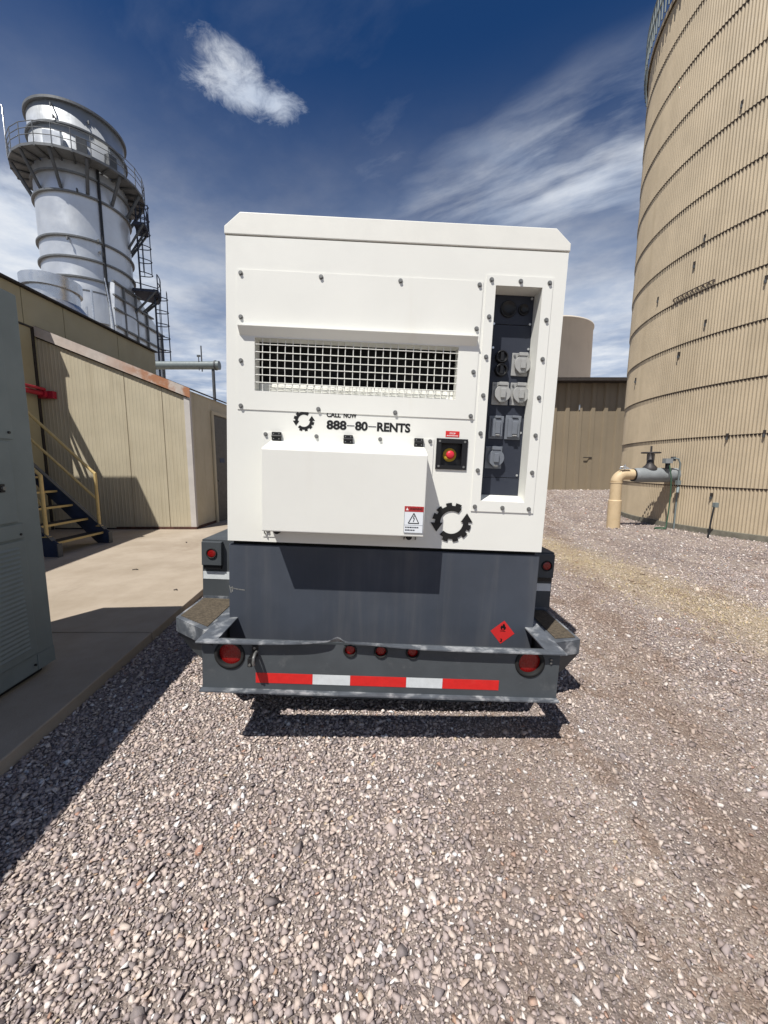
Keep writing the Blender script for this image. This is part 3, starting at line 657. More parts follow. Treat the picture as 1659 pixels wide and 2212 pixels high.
# fenders with steps
CL=MT.transposed()@(Vector((0,0,CAMZ))-Vector((.0088,2.07,CAMZ-.4401))); FK=1.17
def fs(v): return CL+(Vector(v)-CL)*FK
def ftp(mb,*a,**k):
    mb.v=[tuple(fs(v)) for v in mb.v]; return tp(mb,*a,**k)
def fender(s):
    f=MB(); xi=.775; xo=1.112 if s<0 else 1.052; q_=xo-1.112; so_=1.118 if s<0 else 1.035; sy_=-.060 if s<0 else -.165
    def B(x0,x1,*r): f.box(min(s*x0,s*x1),max(s*x0,s*x1),*r)
    B(xi,xo,.25,.258,-.42,-.052,steel); B(xi,xo,.2585,1.85,-.058,-.052,steel); B(xo-.006,xo,.2585,1.85,-.30,-.0585,steel)
    B(xi,xo,1.85,1.858,-.42,-.052,steel); B(xi,xo,.2485,.2495,-.425,-.405,worn)
    fo=ftp(f,'fender',bevel=.004)
    # lamp housing and lamp
    lb_=MB(); lb_.box(min(s*(.985+q_),s*(1.104+q_)),max(s*(.985+q_),s*(1.104+q_)),.218,.2495,-.205,-.060,steel); lb_.box(min(s*(.99+q_),s*(1.098+q_)),max(s*(.99+q_),s*(1.098+q_)),.228,.2495,-.232,-.206,black)
    ftp(lb_,'lamp_housing',fo,.004)
    p_=fs((s*(1.043+q_*.75),.2175,-.130)); lamp('marker_light',p_.x,p_.z,.028,p_.y,fo)
    tb=MB(); tb.box(min(s*xi,s*(xo-.004)),max(s*xi,s*(xo-.004)),.2478,.2492,-.298,-.250,whtape); ftp(tb,'reflective_tape',fo)
    st=MB(); pts=[(s*.80,-.205-(.073 if s<0 else .033)),(s*so_,sy_),(s*so_,.248),(s*.80,.248)]
    st.prism(pts,'z',-.428,-.420,worn)
    st.prism([(s*.80,-.205-(.073 if s<0 else .033)),(s*so_,sy_),(s*so_,sy_+.008),(s*.80,-.197-(.073 if s<0 else .033))],'z',-.50,-.4285,worn)
    xb=so_-.058
    st.add([(s*.80,-.2005-(.073 if s<0 else .033),-.50),(s*so_,sy_+.0045,-.50),(s*xb,sy_+.04,-.62),(s*.80,-.15-(.073 if s<0 else .033),-.66)],[(0,1,2,3)],steel)
    st.add([(s*so_,sy_+.0045,-.50),(s*so_,.248,-.50),(s*xb,.248,-.62),(s*xb,sy_+.04,-.62)],[(0,1,2,3)],steel)
    st.box(min(s*(so_-.006),s*so_),max(s*(so_-.006),s*so_),sy_+.010,.248,-.50,-.4285,worn)
    sp=ftp(st,'step',fo,.002)
    pdm=MB(); pdm.prism([(s*.90,-.170),(s*(so_-.018),sy_+.018),(s*(so_-.018),.235),(s*.90,.235)],'z',-.4198,-.4165,grip); ftp(pdm,'grip_pad',fo)
fender(-1); fender(1)
# running gear
fr=MB()
for s in (-1,1): fr.box(s*.55-.04,s*.55+.04,.3,4.6,-.93,-.866,steel)
fr.box(-.6,.6,.05,.13,-.93,-.866,steel); fr.prism([(-.59,4.6),(.59,4.6),(.06,6.0),(-.06,6.0)],'z',-.92,-.87,steel)
for y_ in (1.35,2.10): fr.cyl((-.98,y_,-.70),(.98,y_,-.70),.035,steel,n=12)
tp(fr,'chassis_frame')
for s in (-1,1):
    for y_ in (1.35,2.10):
        tm=MB(); zc_=-1.04+.335+.046*s
        tm.lathe((0,0,0),[(.19,-.1),(.30,-.105),(.335,-.085),(.338,0),(.335,.085),(.30,.105),(.19,.1)],rubber,36,'y')
        rot=Matrix.Rotation(R(90),4,'Z'); tm.v=[tuple(rot@Vector(v)+Vector((s*1.10,y_,zc_))) for v in tm.v]
        tyre=tp(tm,'wheel')
        rm=MB(); rm.lathe((0,0,0),[(.0,.06),(.05,.06),(.06,.02),(.15,.03),(.19,.09),(.192,-.09)],galv,28,'y'); rm.v=[tuple(rot@Vector((v[0],v[1]*-s,v[2]))+Vector((s*1.10,y_,zc_))) for v in rm.v]
        tp(rm,'rim',tyre)

# ================================================================== CABINET on the left, in its own shade
cab=empty('electrical_cabinet',(-2.31,2.56,PADZ),'tall grey-green steel cabinet with louvered doors standing on the pad at the left','cabinet',rot=(0,0,R(3.5)))
b=MB(); b.box(-1.25,0,-3.4,0,.045,2.46,cabgreen); b.box(-1.22,-.05,-3.36,-.05,0,.045,black)
cb=b.build('cabinet_body',cab,bevel=.006)
def door(y0,y1):
    d=MB(); d.box(.0005,.012,y0,y1,.17,.93,cabgreen); lo=d.build('louver_panel',cab,bevel=.003)
    l=MB()
    for k in range(24):
        z=.225+k*.0285
        l.prism([(.0125,z),(.021,z+.001),(.0125,z+.013)],'y',y0+.06,y1-.055,cabgreen)
    l.build('louver_slats',lo)
    d=MB(); d.box(.0005,.014,y0,y1,.945,1.035,cabgreen); d.build('rail_panel',cab,bevel=.003)
    d=MB(); d.box(.0005,.016,y0,y1-.035,1.05,1.545,cabgreen); dd=d.build('door',cab,bevel=.004)
    h=MB(); h.box(.0165,.024,y1-.14,y1-.11,1.24,1.29,black); h.cyl((.024,y1-.125,1.265),(.034,y1-.125,1.265),.012,zinc,n=12); h.build('handle',dd,bevel=.002)
    d=MB(); d.box(.0005,.010,y0,y1,1.56,2.40,cabgreen); d.build('upper_panel',cab,bevel=.003)
    s_=MB(); s_.cyl((0,0,0),(.008,0,0),.008,black,n=8); q0=s_.build('screw',cab); q0.location=(.010,y0+.03,.10)
    copies(q0,[(0,dy,z-.10) for z in (.10,.97,1.60,2.36) for dy in (0,y1-y0-.06)][1:],cab)
door(-.98,-.145); door(-1.86,-1.0); door(-2.74,-1.88)
s_=MB()
s_.box(.0005,.004,-.142,-.003,.05,.155,cabgreen)
s_.build('corner_trim',cab)

# ================================================================== STAIRS up to the building
stx=empty('steel_stairs',(-5.0,6.35,PADZ),'yellow railed steel stairs with dark blue stringers against the beige building','stairs')
SO=(-5.0,6.35,PADZ)
SL=(1.04-.29)/(5.89-5.13)   # rise over run
NT_=8
for yy_,s in ((5.8,1),(6.9,-1)):
    b=MB(); run=1.9; h=.235
    p=[(-4.98,PADZ),(-4.98,PADZ+.21),(-5.06,.34),(-5.06-run,.34+run*SL),(-5.06-run,.34+run*SL-h*1.3),(-5.22,PADZ)]
    b.prism(p,'y',yy_-.006,yy_+.006,bluestr); 
    b.box(-4.986,-4.974,yy_-.045,yy_+.045,PADZ,PADZ+.21,dsteel)
    n=Vector((-1,0,SL)).normalized()
    a0=Vector((-5.06,yy_,.343)); a1=Vector((-5.06-run,yy_,.343+run*SL)); 
    b.add([a0+Vector((0,-.04,0)),a1+Vector((0,-.04,0)),a1+Vector((0,.04,0)),a0+Vector((0,.04,0)),a0+Vector((0,-.04,-.01)),a1+Vector((0,-.04,-.01)),a1+Vector((0,.04,-.01)),a0+Vector((0,.04,-.01))],[(0,1,2,3),(4,7,6,5),(0,4,5,1),(2,6,7,3),(1,5,6,2),(0,3,7,4)],dsteel)
    b.build('stringer',stx,SO)
    rl=MB(); X=-5.16; zt_=1.335
    rl.cyl((X,yy_,.40),(X,yy_,zt_),.026,yellow,n=12)
    rl.tube([(X+.004,yy_,zt_-.005),(X-.06,yy_,zt_+.055),(X-1.75,yy_,zt_+.055+1.69*SL)],.024,yellow,10)
    rl.tube([(X,yy_,.87),(X-1.75,yy_,.87+1.75*SL)],.021,yellow,10)
    rl.cyl((X-1.7,yy_,.36+1.7*SL),(X-1.7,yy_,zt_+1.7*SL),.026,yellow,n=12)
    rl.box(X-.05,X+.05,yy_-.03,yy_+.03,.385,.40,yellow)
    rl.build('handrail',stx,SO)
for k in range(NT_):
    x=-5.10-.253*k; z=.29+.2505*k
    b=MB(); b.box(x-.25,x-.012,5.81,6.89,z-.028,z-.004,tread); b.box(x-.012,x+.004,5.81,6.89,z-.035,z+.0,yellow)
    b.build('tread',stx,SO)

# ================================================================== BUILDINGS on the left
def ribbed(mb,P0,dv,length,ztop,zbot,pitch,amp,m,nrm):
    """vertical ribbed sheet from P0 along dv; ztop is a function of distance"""
    dv=Vector(dv); nrm=Vector(nrm); prof=[(0,0),(.30,0),(.42,1),(.58,1),(.70,0)]
    d=0.; pts=[]
    while d<length:
        for f_,a_ in prof:
            q_=d+f_*pitch
            if q_<=length: pts.append((q_,a_*amp))
        d+=pitch
    pts.append((length,0)); vs=[]
    for q_,a_ in pts:
        p=Vector(P0)+dv*q_+nrm*a_; vs+=[(p.x,p.y,zbot),(p.x,p.y,ztop(q_))]
    mb.add(vs,[(2*i,2*i+2,2*i+3,2*i+1) for i in range(len(pts)-1)],m)
LX0,LX1,LY=-7.27,-4.15,8.41
def zslope(x): return 3.12+(LX1-x)*(4.36-3.12)/(LX1-LX0)
lean=empty('lean_to_building',(-5.7,10.5,PADZ),'beige ribbed lean-to with a sloping rusty-edged roof behind the stairs','building'); LO=(-5.7,10.5,PADZ)
b=MB(); ribbed(b,(LX0,LY,0),(1,0,0),LX1-LX0,lambda q_:zslope(LX0+q_)-.19,PADZ+.03,.078,.0035,beige,(0,-1,0))
b.box(LX0,LX1-.02,LY+.004,LY+.08,PADZ,3.0,beige)
b.build('front_wall',lean,LO,norm=False)
b=MB(); ribbed(b,(LX1,LY,0),(0,1,0),8.,lambda q_:3.06,PADZ+.03,.078,.0035,beige,(1,0,0)); b.box(LX1-.08,LX1-.004,LY+.09,LY+8,PADZ,3.0,beige)
b.build('side_wall',lean,LO,norm=False)
b=MB(); t0=.03
p=[(LX0,zslope(LX0)),(LX1+.06,zslope(LX1+.06)),(LX1+.06,zslope(LX1+.06)-t0),(LX0,zslope(LX0)-t0)]
b.prism(p,'y',LY-.05,LY+8.1,darkbrown); b.build('roof',lean,LO)
b=MB(); p=[(LX0+.03,zslope(LX0+.03)-.005),(LX1+.055,zslope(LX1+.055)-.005),(LX1+.055,zslope(LX1+.055)-.20),(LX0+.03,zslope(LX0+.03)-.21)]
b.prism(p,'y',LY-.062,LY-.051,rust)
b.build('sloping_fascia',lean,LO)
b=MB(); p=[(LX0+.03,zslope(LX0+.03)-.212),(LX1-.02,zslope(LX1-.02)-.205),(LX1-.02,zslope(LX1-.02)-.225),(LX0+.03,zslope(LX0+.03)-.235)]
b.prism(p,'y',LY-.030,LY-.012,darkbrown); b.build('fascia_closure_strip',lean,LO)
b=MB(); b.box(LX1-.10,LX1+.018,LY-.024,LY-.0085,PADZ+.05,2.93,trimw); b.box(LX1+.0065,LX1+.022,LY-.0083,LY+.05,PADZ+.05,3.05,trimw)
b.build('corner_trim',lean,LO)
b=MB(); b.box(LX1-1.75,LX1+.02,LY-.0265,LY-.0115,PADZ,PADZ+.055,rustbase); b.box(LX0,LX1-1.76,LY-.0155,LY-.0115,PADZ,PADZ+.03,darkbrown); b.box(LX1+.0115,LX1+.0175,LY-.012,LY+1.0,PADZ,PADZ+.06,rustbase)
b.build('rusted_base_strip',lean,LO)
b=MB(); b.box(LX1+.0105,LX1+.05,LY+.99,LY+1.07,PADZ,2.78,beige); b.box(LX1+.0105,LX1+.05,LY+1.0705,LY+2.3,2.70,2.78,beige); b.build('door_frame',lean,LO)
b=MB(); b.box(LX1+.0105,LX1+.022,LY+1.075,LY+2.2,PADZ+.01,2.695,doorm); dr=b.build('door',lean,LO)
b=MB(); b.cyl((LX1+.022,LY+1.20,1.10),(LX1+.06,LY+1.20,1.10),.022,zinc,n=12); b.build('door_knob',dr,LO)
b=MB(); b.box(LX1+.0225,LX1+.028,LY+1.35,LY+1.62,1.55,1.66,bluestr); b.build('door_plate',dr,LO)
for i,x in enumerate((-5.50,-4.72)):
    b=MB(); b.box(x-.0045,x+.0045,LY-.0075,LY-.0055,PADZ+.05,zslope(x)-.23,shedm); b.build('panel_joint',lean,LO)

MX=-7.272; MY0,MY1=7.60,12.69
main=empty('main_building',(-12,9,PADZ),'long olive-tan panelled building with a flat dark roof edge behind the lean-to','building'); MO=(-12,9,PADZ)
b=MB(); b.box(-18,MX,MY0,MY1,0,4.315,olive); b.build('lower_wall',main,MO,bevel=.01)
for y0,y1 in ((7.60,8.14),(8.155,9.165),(9.18,10.945),(10.96,12.69)):
    b=MB(); b.box(-18,MX+.02,y0,y1,4.32,5.015,olive); b.build('upper_panel',main,MO,bevel=.006)
b=MB(); b.box(-18,MX+.10,MY0-.01,MY1+.02,5.02,5.06,darkbrown); b.build('roof_edge',main,MO)
b=MB(); b.box(MX+.0005,MX+.03,MY0,8.35,4.285,4.318,darkbrown); b.build('wall_flashing',main,MO)
b=MB(); b.box(MX+.0005,MX+.02,8.30,8.36,PADZ,4.28,darkbrown); b.build('wall_joint',main,MO)
# unseen wing inferred from its shade on lean-to and stairs; brace added for shade
wing=empty('stair_wing',(-9,3,PADZ),'projecting olive building wing left of the stairs','building')
b=MB(); wp=[(-6.64,6.5),(-5.55,-1.2),(-16,-1.2),(-16,6.5)]; b.prism(wp,'z',0,5.10,olive); b.build('wing_wall',wing,(-9,3,PADZ))
b=MB(); b.prism([(-6.62,6.52),(-5.53,-1.22),(-16,-1.22),(-16,6.52)],'z',5.1005,5.14,darkbrown); b.build('wing_roof',wing,(-9,3,PADZ))
b=MB(); b.tube([(-7.95,6.9,6.1),(-7.02,6.9,3.95),(-6.9,6.52,3.85)],.085,gsteel,10); b.build('added_shadow_brace',wing,(-9,3,PADZ))  # unseen brace added to throw a diagonal shadow on the lean-to wall

# red fire pipe pair entering the lean-to
fp=empty('fire_pipe',(-7.1,7.0,3.0),'short pair of red fire pipes entering the lean-to wall','pipe')
b=MB(); b.cyl((-7.12,6.0,2.97),(-7.12,8.36,2.97),.052,redpipe,n=18); b.cyl((-7.02,6.0,3.045),(-7.02,8.20,3.045),.030,redpipe,n=14); b.build('pipe_run',fp,(-7.1,7.0,3.0))
b=MB(); b.box(-7.26,-6.94,8.30,8.40,2.88,3.03,redpipe); b.cyl((-7.12,8.22,2.97),(-7.12,8.29,2.97),.085,redpipe,n=18); b.build('flange',fp,(-7.1,7.0,3.0),bevel=.006)

# roof vent
rvp=(-8.46,10.41,5.06); rv=empty('roof_vent',rvp,'round galvanised mushroom vent on the flat roof edge','vent')
def crisp(b,prof,m,n=48):
    for k in range(len(prof)-1): b.lathe((rvp[0],rvp[1],0),prof[k:k+2],m,n)
b=MB(); crisp(b,[(.56,5.86),(.625,5.85),(.630,6.11),(.60,6.125),(.45,6.14),(.0005,6.155)],galv); b.build('vent_cap',rv,rvp,norm=False)
b=MB(); crisp(b,[(.565,5.56),(.565,5.9)],galv); b.build('vent_drum',rv,rvp,norm=False)
b=MB(); crisp(b,[(.565,5.56),(.60,5.55),(.74,5.36),(.80,5.22),(.80,5.06)],galv); b.build('vent_skirt',rv,rvp,norm=False)

# ================================================================== EXHAUST STACK behind the building
SX,SY,SR=-20.98,29.26,2.632
stack=empty('exhaust_stack',(SX,SY,0),'huge silver cylindrical exhaust stack with a railed platform near its top','chimney'); KO=(SX,SY,0)
b=MB(); b.lathe((SX,SY,0),[(SR-.05,20.),(SR-.05,24.),(SR,24.05),(SR,18.9),(SR,15.0),(SR,13.9),(SR+.02,13.75)],silver,96); b.lathe((SX,SY,0),[(SR+.02,13.75),(SR+.13,12.95)],silver,96); b.lathe((SX,SY,0),[(SR+.13,12.95),(SR+.22,12.10),(SR+.22,11.0)],silver,96); b.build('stack_shell',stack,KO)
b=MB()
for z in (22.70,20.0,18.83,16.2,14.95,13.75,12.95):
    b.lathe((SX,SY,0),[(SR,z-.08),(SR+.15,z-.08),(SR+.15,z+.02),(SR,z+.02)],ringm,96,smooth=False)
b.lathe((SX,SY,0),[(SR,23.93),(SR+.16,23.93),(SR+.16,24.08),(SR-.1,24.08)],ringm,96,smooth=False)
b.build('stiffener_rings',stack,KO)
PZ=20.75; PRD=3.72
f_ang=math.atan2(-SY,-SX)     # direction from the stack to the camera
b=MB(); b.lathe((SX,SY,0),[(SR+.02,PZ),(PRD,PZ),(PRD,PZ-.15),(SR+.02,PZ-.08)],ringm,24,smooth=False)
for k in range(24): 
    t=2*PI*k/24; 
    b.tube([(SX+SR*math.cos(t),SY+SR*math.sin(t),PZ-.16),(SX+PRD*math.cos(t),SY+PRD*math.sin(t),PZ-.16)],.07,dsteel,4)
pf=b.build('platform',stack,KO)
for k in range(12):
    t=2*PI*k/12+f_ang+.1; c_,s_=math.cos(t),math.sin(t)
    b=MB(); b.tube([(SX+(PRD-.15)*c_,SY+(PRD-.15)*s_,PZ-.2),(SX+(SR+.03)*c_,SY+(SR+.03)*s_,18.95)],.10,dsteel,6); b.build('bracket',stack,KO)
b=MB()
for k in range(24):
    t=2*PI*k/24; b.cyl((SX+PRD*math.cos(t),SY+PRD*math.sin(t),PZ),(SX+PRD*math.cos(t),SY+PRD*math.sin(t),PZ+1.15),.026,ringm,n=6)
for z in (.45,.8,1.15): b.tube([(SX+PRD*math.cos(2*PI*k/24),SY+PRD*math.sin(2*PI*k/24),PZ+z) for k in range(24)],.022,ringm,6,True)
b.build('platform_railing',stack,KO,norm=False)
def onst(t,r,z): return (SX+r*math.cos(f_ang+t),SY+r*math.sin(f_ang+t),z)
for t in (-.52,-.38,.05,.62):
    b=MB(); c0=Vector(onst(t,SR+.25,PZ+.75)); rot=Matrix.Rotation(f_ang+t,3,'Z')
    b.box(c0.x-.2,c0.x+.2,c0.y-.28,c0.y+.28,c0.z-.4,c0.z+.45,silver if t<0 else dsteel,rot); b.build('instrument_box',stack,KO,bevel=.02)
b=MB(); t=-(-.30)
b.tube([onst(.33,SR+.10,PZ-.1),onst(.33,SR+.10,17.),onst(.33,SR+.10,13.),onst(.36,SR+.18,10.)],.085,black,6)
b.build('cable_conduit',stack,KO)
b=MB(); b.tube([onst(.30,SR+.08,14.),onst(.34,SR+.35,12.),onst(.36,SR+.5,10.)],.05,galv,6); b.build('drain_pipe',stack,KO)
b=MB()
for t,z in ((-.45,23.6),(-.42,22.95),(-.36,16.0),(.22,23.3),(.22,16.3),(.24,15.6),(-.1,19.0)): b=MB(); b.tube([onst(t,SR,z),onst(t,SR+.22,z-.02),onst(t,SR+.22,z-.2)],.05,dsteel,5); b.build('lifting_lug',stack,KO)
# lamp on a pole at the platform's left end
b=MB(); b.tube([onst(-1.45,PRD,PZ),onst(-1.45,PRD,PZ+2.9),onst(-1.5,PRD+.2,PZ+3.1),onst(-1.6,PRD+.6,PZ+3.05)],.04,galv,6); b.cyl(onst(-1.6,PRD+.5,PZ+3.0),onst(-1.66,PRD+.9,PZ+2.95),.10,galv,n=8); b.build('platform_lamp',stack,KO)
# ladder with cage, right-hand limb, two flights and a landing
def ladder(t,z0,z1,rr):
    b=MB(); c_=Vector(onst(t,rr,0)); rad=Vector((math.cos(f_ang+t),math.sin(f_ang+t),0)); tn=Vector((-rad.y,rad.x,0))
    for s in (-.24,.24): b.cyl(c_+tn*s+Vector((0,0,z0)),c_+tn*s+Vector((0,0,z1)),.045,navysteel,n=6)
    z=z0
    while z<z1: b.cyl(c_-tn*.24+Vector((0,0,z)),c_+tn*.24+Vector((0,0,z)),.025,navysteel,n=5); z+=.34
    z=z0+1.3
    hoops=[]
    while z<z1:
        hp=[c_+rad*(.42*math.sin(q))+tn*(.40*math.cos(q))+rad*.02+Vector((0,0,z)) for q in np.linspace(0,PI,9)]
        hp=[c_+rad*(.85*math.sin(q))+tn*(.42*math.cos(q))+Vector((0,0,z)) for q in np.linspace(0,PI,9)]
        b.tube(hp,.035,navysteel,5); hoops.append(z); z+=.95
    for q in (.35,1.2,1.95,2.8):
        o=c_+rad*(.85*math.sin(q))+tn*(.42*math.cos(q)); b.cyl(o+Vector((0,0,z0+1.3)),o+Vector((0,0,z1)),.025,navysteel,n=5)
    b.build('caged_ladder',stack,KO,norm=False)
ladder(1.42,14.4,PZ-.2,SR+.45); ladder(1.36,8.,14.6,SR+1.35)
def plat(t0,t1,r0,r1,z):
    b=MB(); n=6
    for k in range(n):
        a_,c_=t0+(t1-t0)*k/n,t0+(t1-t0)*(k+1)/n
        vs=[onst(a_,r0,z),onst(c_,r0,z),onst(c_,r1,z),onst(a_,r1,z)]+[onst(a_,r0,z-.18),onst(c_,r0,z-.18),onst(c_,r1,z-.18),onst(a_,r1,z-.18)]
        b.add(vs,[(0,1,2,3),(4,7,6,5),(0,4,5,1),(2,6,7,3),(1,5,6,2),(0,3,7,4)],navysteel)
    for h in (.5,1.05): b.tube([onst(t0+(t1-t0)*k/n,r1,z+h) for k in range(n+1)]+[onst(t1,r0,z+h)],.035,navysteel,5)
    for k in range(0,n+1,2): b.cyl(onst(t0+(t1-t0)*k/n,r1,z),onst(t0+(t1-t0)*k/n,r1,z+1.05),.04,navysteel,n=5)
    for k in (0,n//2,n): tq=t0+(t1-t0)*k/n; b.tube([onst(tq,r1-.1,z-.1),onst(tq,SR,z-1.9)],.08,dsteel,5)
    b.build('ladder_landing',stack,KO,norm=False)
plat(1.15,1.75,SR+.05,SR+1.75,14.35); plat(1.15,1.6,SR+.4,PRD+.1,PZ-1.9)
# boiler casing below it
cas=empty('boiler_casing',(-21,29.8,0),'grey ribbed boiler casing under the exhaust stack','boiler'); CO=(-21,29.8,0)
b=MB(); prof=[(27.6,0),(27.6,12.05),(27.8,13.85),(30.3,13.9),(33.2,12.1),(33.2,0)]
b.prism(prof,'x',-23.7,-18.3,silver); b.build('casing_shell',cas,CO)
for z in (13.82,12.95,12.08,10.95,9.7):
    y1=33.35 if z<12.2 else 30.3+(13.9-z)/1.8*2.9+.1
    b=MB(); b.box(-18.2995,-18.12,27.5,y1,z-.06,z+.03,ringm); b.build('casing_flange',cas,CO)
for y_ in (28.6,29.9,31.2,33.1):
    b=MB(); b.box(-18.2995,-18.17,y_-.06,y_+.06,0,min(13.75,13.9-(max(0,y_-30.3))*.62-.15),ringm); b.build('casing_stiffener',cas,CO)
for x_,r_,z_ in ((-19.6,.09,11.9),(-19.1,.06,11.6),(-18.7,.07,12.6)):
    b=MB(); b.cyl((x_,26.1,7.),(x_,26.1,z_),r_,galv,n=8); b.build('casing_pipe',cas,CO)
b=MB(); b.box(-21.6,-20.9,25.9,26.1,8.,11.7,galv); b.build('casing_duct',cas,CO)

# grey pipe header on a post
gp_=empty('grey_header_pipe',(-9.44,22,0),'thick grey horizontal pipe on a slim post beyond the lean-to roof','pipe')
b=MB(); b.cyl((-13.4,22,6.95),(-9.35,22,6.95),.215,gsteel,n=24); b.build('header',gp_,(-9.44,22,0))
b=MB(); b.cyl((-9.35,22,6.95),(-9.06,22,6.95),.235,gsteel,n=24); b.cyl((-9.30,22,6.95),(-9.22,22,6.95),.26,dsteel,n=24); b.build('end_cap',gp_,(-9.44,22,0))
b=MB(); b.cyl((-9.42,22.0,0),(-9.42,22.0,6.75),.085,dsteel,n=10); b.build('post',gp_,(-9.44,22,0))
b=MB(); b.cyl((-9.98,21.9,6.6),(-9.98,21.9,7.95),.035,dsteel,n=8); b.build('vent_mast',gp_,(-9.44,22,0))
b=MB(); b.cyl((-10.12,21.85,6.65),(-10.12,21.85,7.45),.025,dsteel,n=6); b.box(-10.2,-10.02,21.82,21.88,7.36,7.46,dsteel); b.build('instrument_mast',gp_,(-9.44,22,0))

# ================================================================== BIG TANK
TX,TY,TR=11.89,9.72,5.06
tank=empty('storage_tank',(TX,TY,0),'huge tan tank clad in corrugated metal with ring seams darkened with painted lap shade','tank'); TOF=(TX,TY,0)
rz=[.12,1.06,2.13,3.22,4.28,5.28,6.27,7.29,8.32,9.35,10.36,11.38,12.36]
NR=510; pf_=[(0,-.011),(.2,-.008),(.36,.006),(.5,.010),(.64,.006),(.8,-.008)]
for k in range(len(rz)-1):
    b=MB(); vs=[]; z0,z1=rz[k]-(.03 if k else 0),rz[k+1]
    n=NR*len(pf_)
    jit=random.uniform(0,1)
    for (z,o) in ((z0,.024),(z1,.004)):
        for i in range(NR):
            for f_,a_ in pf_:
                t=2*PI*(i+f_+jit*.2)/NR; r=TR+o+a_; vs.append((TX+r*math.cos(t),TY+r*math.sin(t),z))
    b.add(vs,[(i,(i+1)%n,n+(i+1)%n,n+i) for i in range(n)],tanm,True)
    b.build('cladding_course',tank,TOF,norm=False)
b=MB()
for z in rz[1:-1]: b.lathe((TX,TY,0),[(TR+.003,z-.062),(TR+.0115,z-.062),(TR+.0115,z-.02)],lapshade_bracket,200,smooth=True)  # dark bands paint the shade in the gap below each course lap
b.build('lap_shade_bands',tank,TOF,norm=False)
b=MB(); b.lathe((TX,TY,0),[(TR-.02,.13),(TR+.075,.12),(TR+.085,-.05)],curbm,160,smooth=False); b.build('base_curb',tank,TOF)
b=MB(); b.lathe((TX,TY,0),[(TR+.06,12.30),(TR+.06,12.42),(TR-.3,12.46),(.01,13.6)],tanm,120,smooth=False); b.build('tank_roof',tank,TOF)
def ont(x,y,z,o=.02):   # a point on the tank wall seen in direction (x,y)
    d=Vector((x-TX,y-TY,0)).normalized(); return Vector((TX,TY,z))+d*(TR+o)
b=MB()
for k in range(60):
    t=PI*.72+k*PI*.6/60; p=(TX+(TR+.12)*math.cos(t),TY+(TR+.12)*math.sin(t)); b.cyl((*p,12.36),(*p,13.2),.02,gsteel,n=5)
for z in (12.8,13.2): b.tube([(TX+(TR+.12)*math.cos(PI*.72+k*PI*.6/60),TY+(TR+.12)*math.sin(PI*.72+k*PI*.6/60),z) for k in range(61)],.022,gsteel,5)
b.build('rim_railing',tank,TOF,norm=False)
tcl=[(7.18,7.9,8.95),(7.0,8.4,8.5),(7.0,7.3,8.55),(6.95,6.9,8.9),(7.05,9.1,5.9),(7.2,10.1,5.6),(6.9,7.6,5.0),(6.95,8.7,4.55),(7.05,9.3,4.05),(7.4,10.9,3.85),(6.9,8.0,2.1),(6.86,7.3,2.12),(6.9,8.2,.86),(7.0,8.9,6.35)]
for i,(x,y_,z) in enumerate(tcl):
    p=ont(x,y_,z,.012); d=(p-Vector((TX,TY,z))).normalized(); rot=Matrix.Rotation(math.atan2(d.y,d.x),3,'Z')
    b=MB(); b.box(-.004,.03,-.020,.020,-.035,.035,darkbrown); b.box(.0,.045,-.012,.012,-.10,-.036,dsteel)
    b.v=[tuple(rot@Vector(v)+p) for v in b.v]; b.build('wall_clip',tank,TOF)
# short bracket run near the middle of the wall
b=MB()
for k in range(9):
    t=k/8; p=ont(7.02+.14*t*0,9.55-.95*t,5.31+.10*t*0,.05); b.box(p.x-.01,p.x+.01,p.y-.012,p.y+.012,5.29,5.34,lapshade_bracket)
b.tube([ont(7.02,9.55-.95*k/8,5.345,.05) for k in range(9)],.012,lapshade_bracket,5); b.build('bracket_run',tank,TOF)

# pipe and valve beside the tank
vp=empty('valve_pipe',(5.475,9.09,0),'cream standpipe bending into a grey valve beside the tan tank','pipe'); VO=(5.475,9.09,0)
b=MB(); b.cyl((5.475,9.09,-.1),(5.475,9.09,.655),.142,pipey,n=32); b.cyl((5.475,9.09,.655),(5.475,9.09,.675),.142,pipey,r1=.124,n=32)
b.cyl((5.475,9.09,.67),(5.475,9.09,1.085),.122,pipey,n=32); b.cyl((5.475,9.09,1.07),(5.475,9.09,1.10),.130,pipey,n=32)
b.build('standpipe',vp,VO)
b=MB(); b.tube([(5.475,9.09,1.08)]+[(5.475+.19*(1-math.cos(q)),9.09,1.08+.19*math.sin(q)) for q in np.linspace(0,PI/2,10)]+[(5.92,9.09,1.27)],.122,pipey,28); b.build('elbow',vp,VO)
b=MB(); b.tube([(5.50,9.02,1.395),(5.52,9.02,1.45),(5.60,9.0,1.455),(5.68,9.,1.42)],.014,galv,6); b.cyl((5.60,9.0,1.40),(5.60,9.,1.50),.02,galv,n=8); b.box(5.53,5.72,8.97,9.03,1.395,1.415,galv); b.build('vent_cock',vp,VO)
b=MB(); n=28; vs=[]
b.lathe((0,0,0),[(.10,5.86),(.150,5.87),(.168,5.95),(.172,6.3),(.170,6.60),(.165,6.95)],pipeg,32); b.v=[(v[2],9.09+v[1],1.255-v[0]*1.0+0*v[1]) for v in b.v]
b.cyl((5.85,9.09,1.255),(5.90,9.09,1.255),.150,black,n=28); b.build('valve_body',vp,VO)
b=MB(); b.lathe((6.24,9.09,0),[(.15,1.38),(.145,1.44),(.085,1.50),(.075,1.53),(.075,1.62),(.062,1.63),(.055,1.76)],valvem,20)
for s in (-1,1): b.box(6.24+s*.06-.014,6.24+s*.06+.014,9.06,9.12,1.60,1.75,valvem)
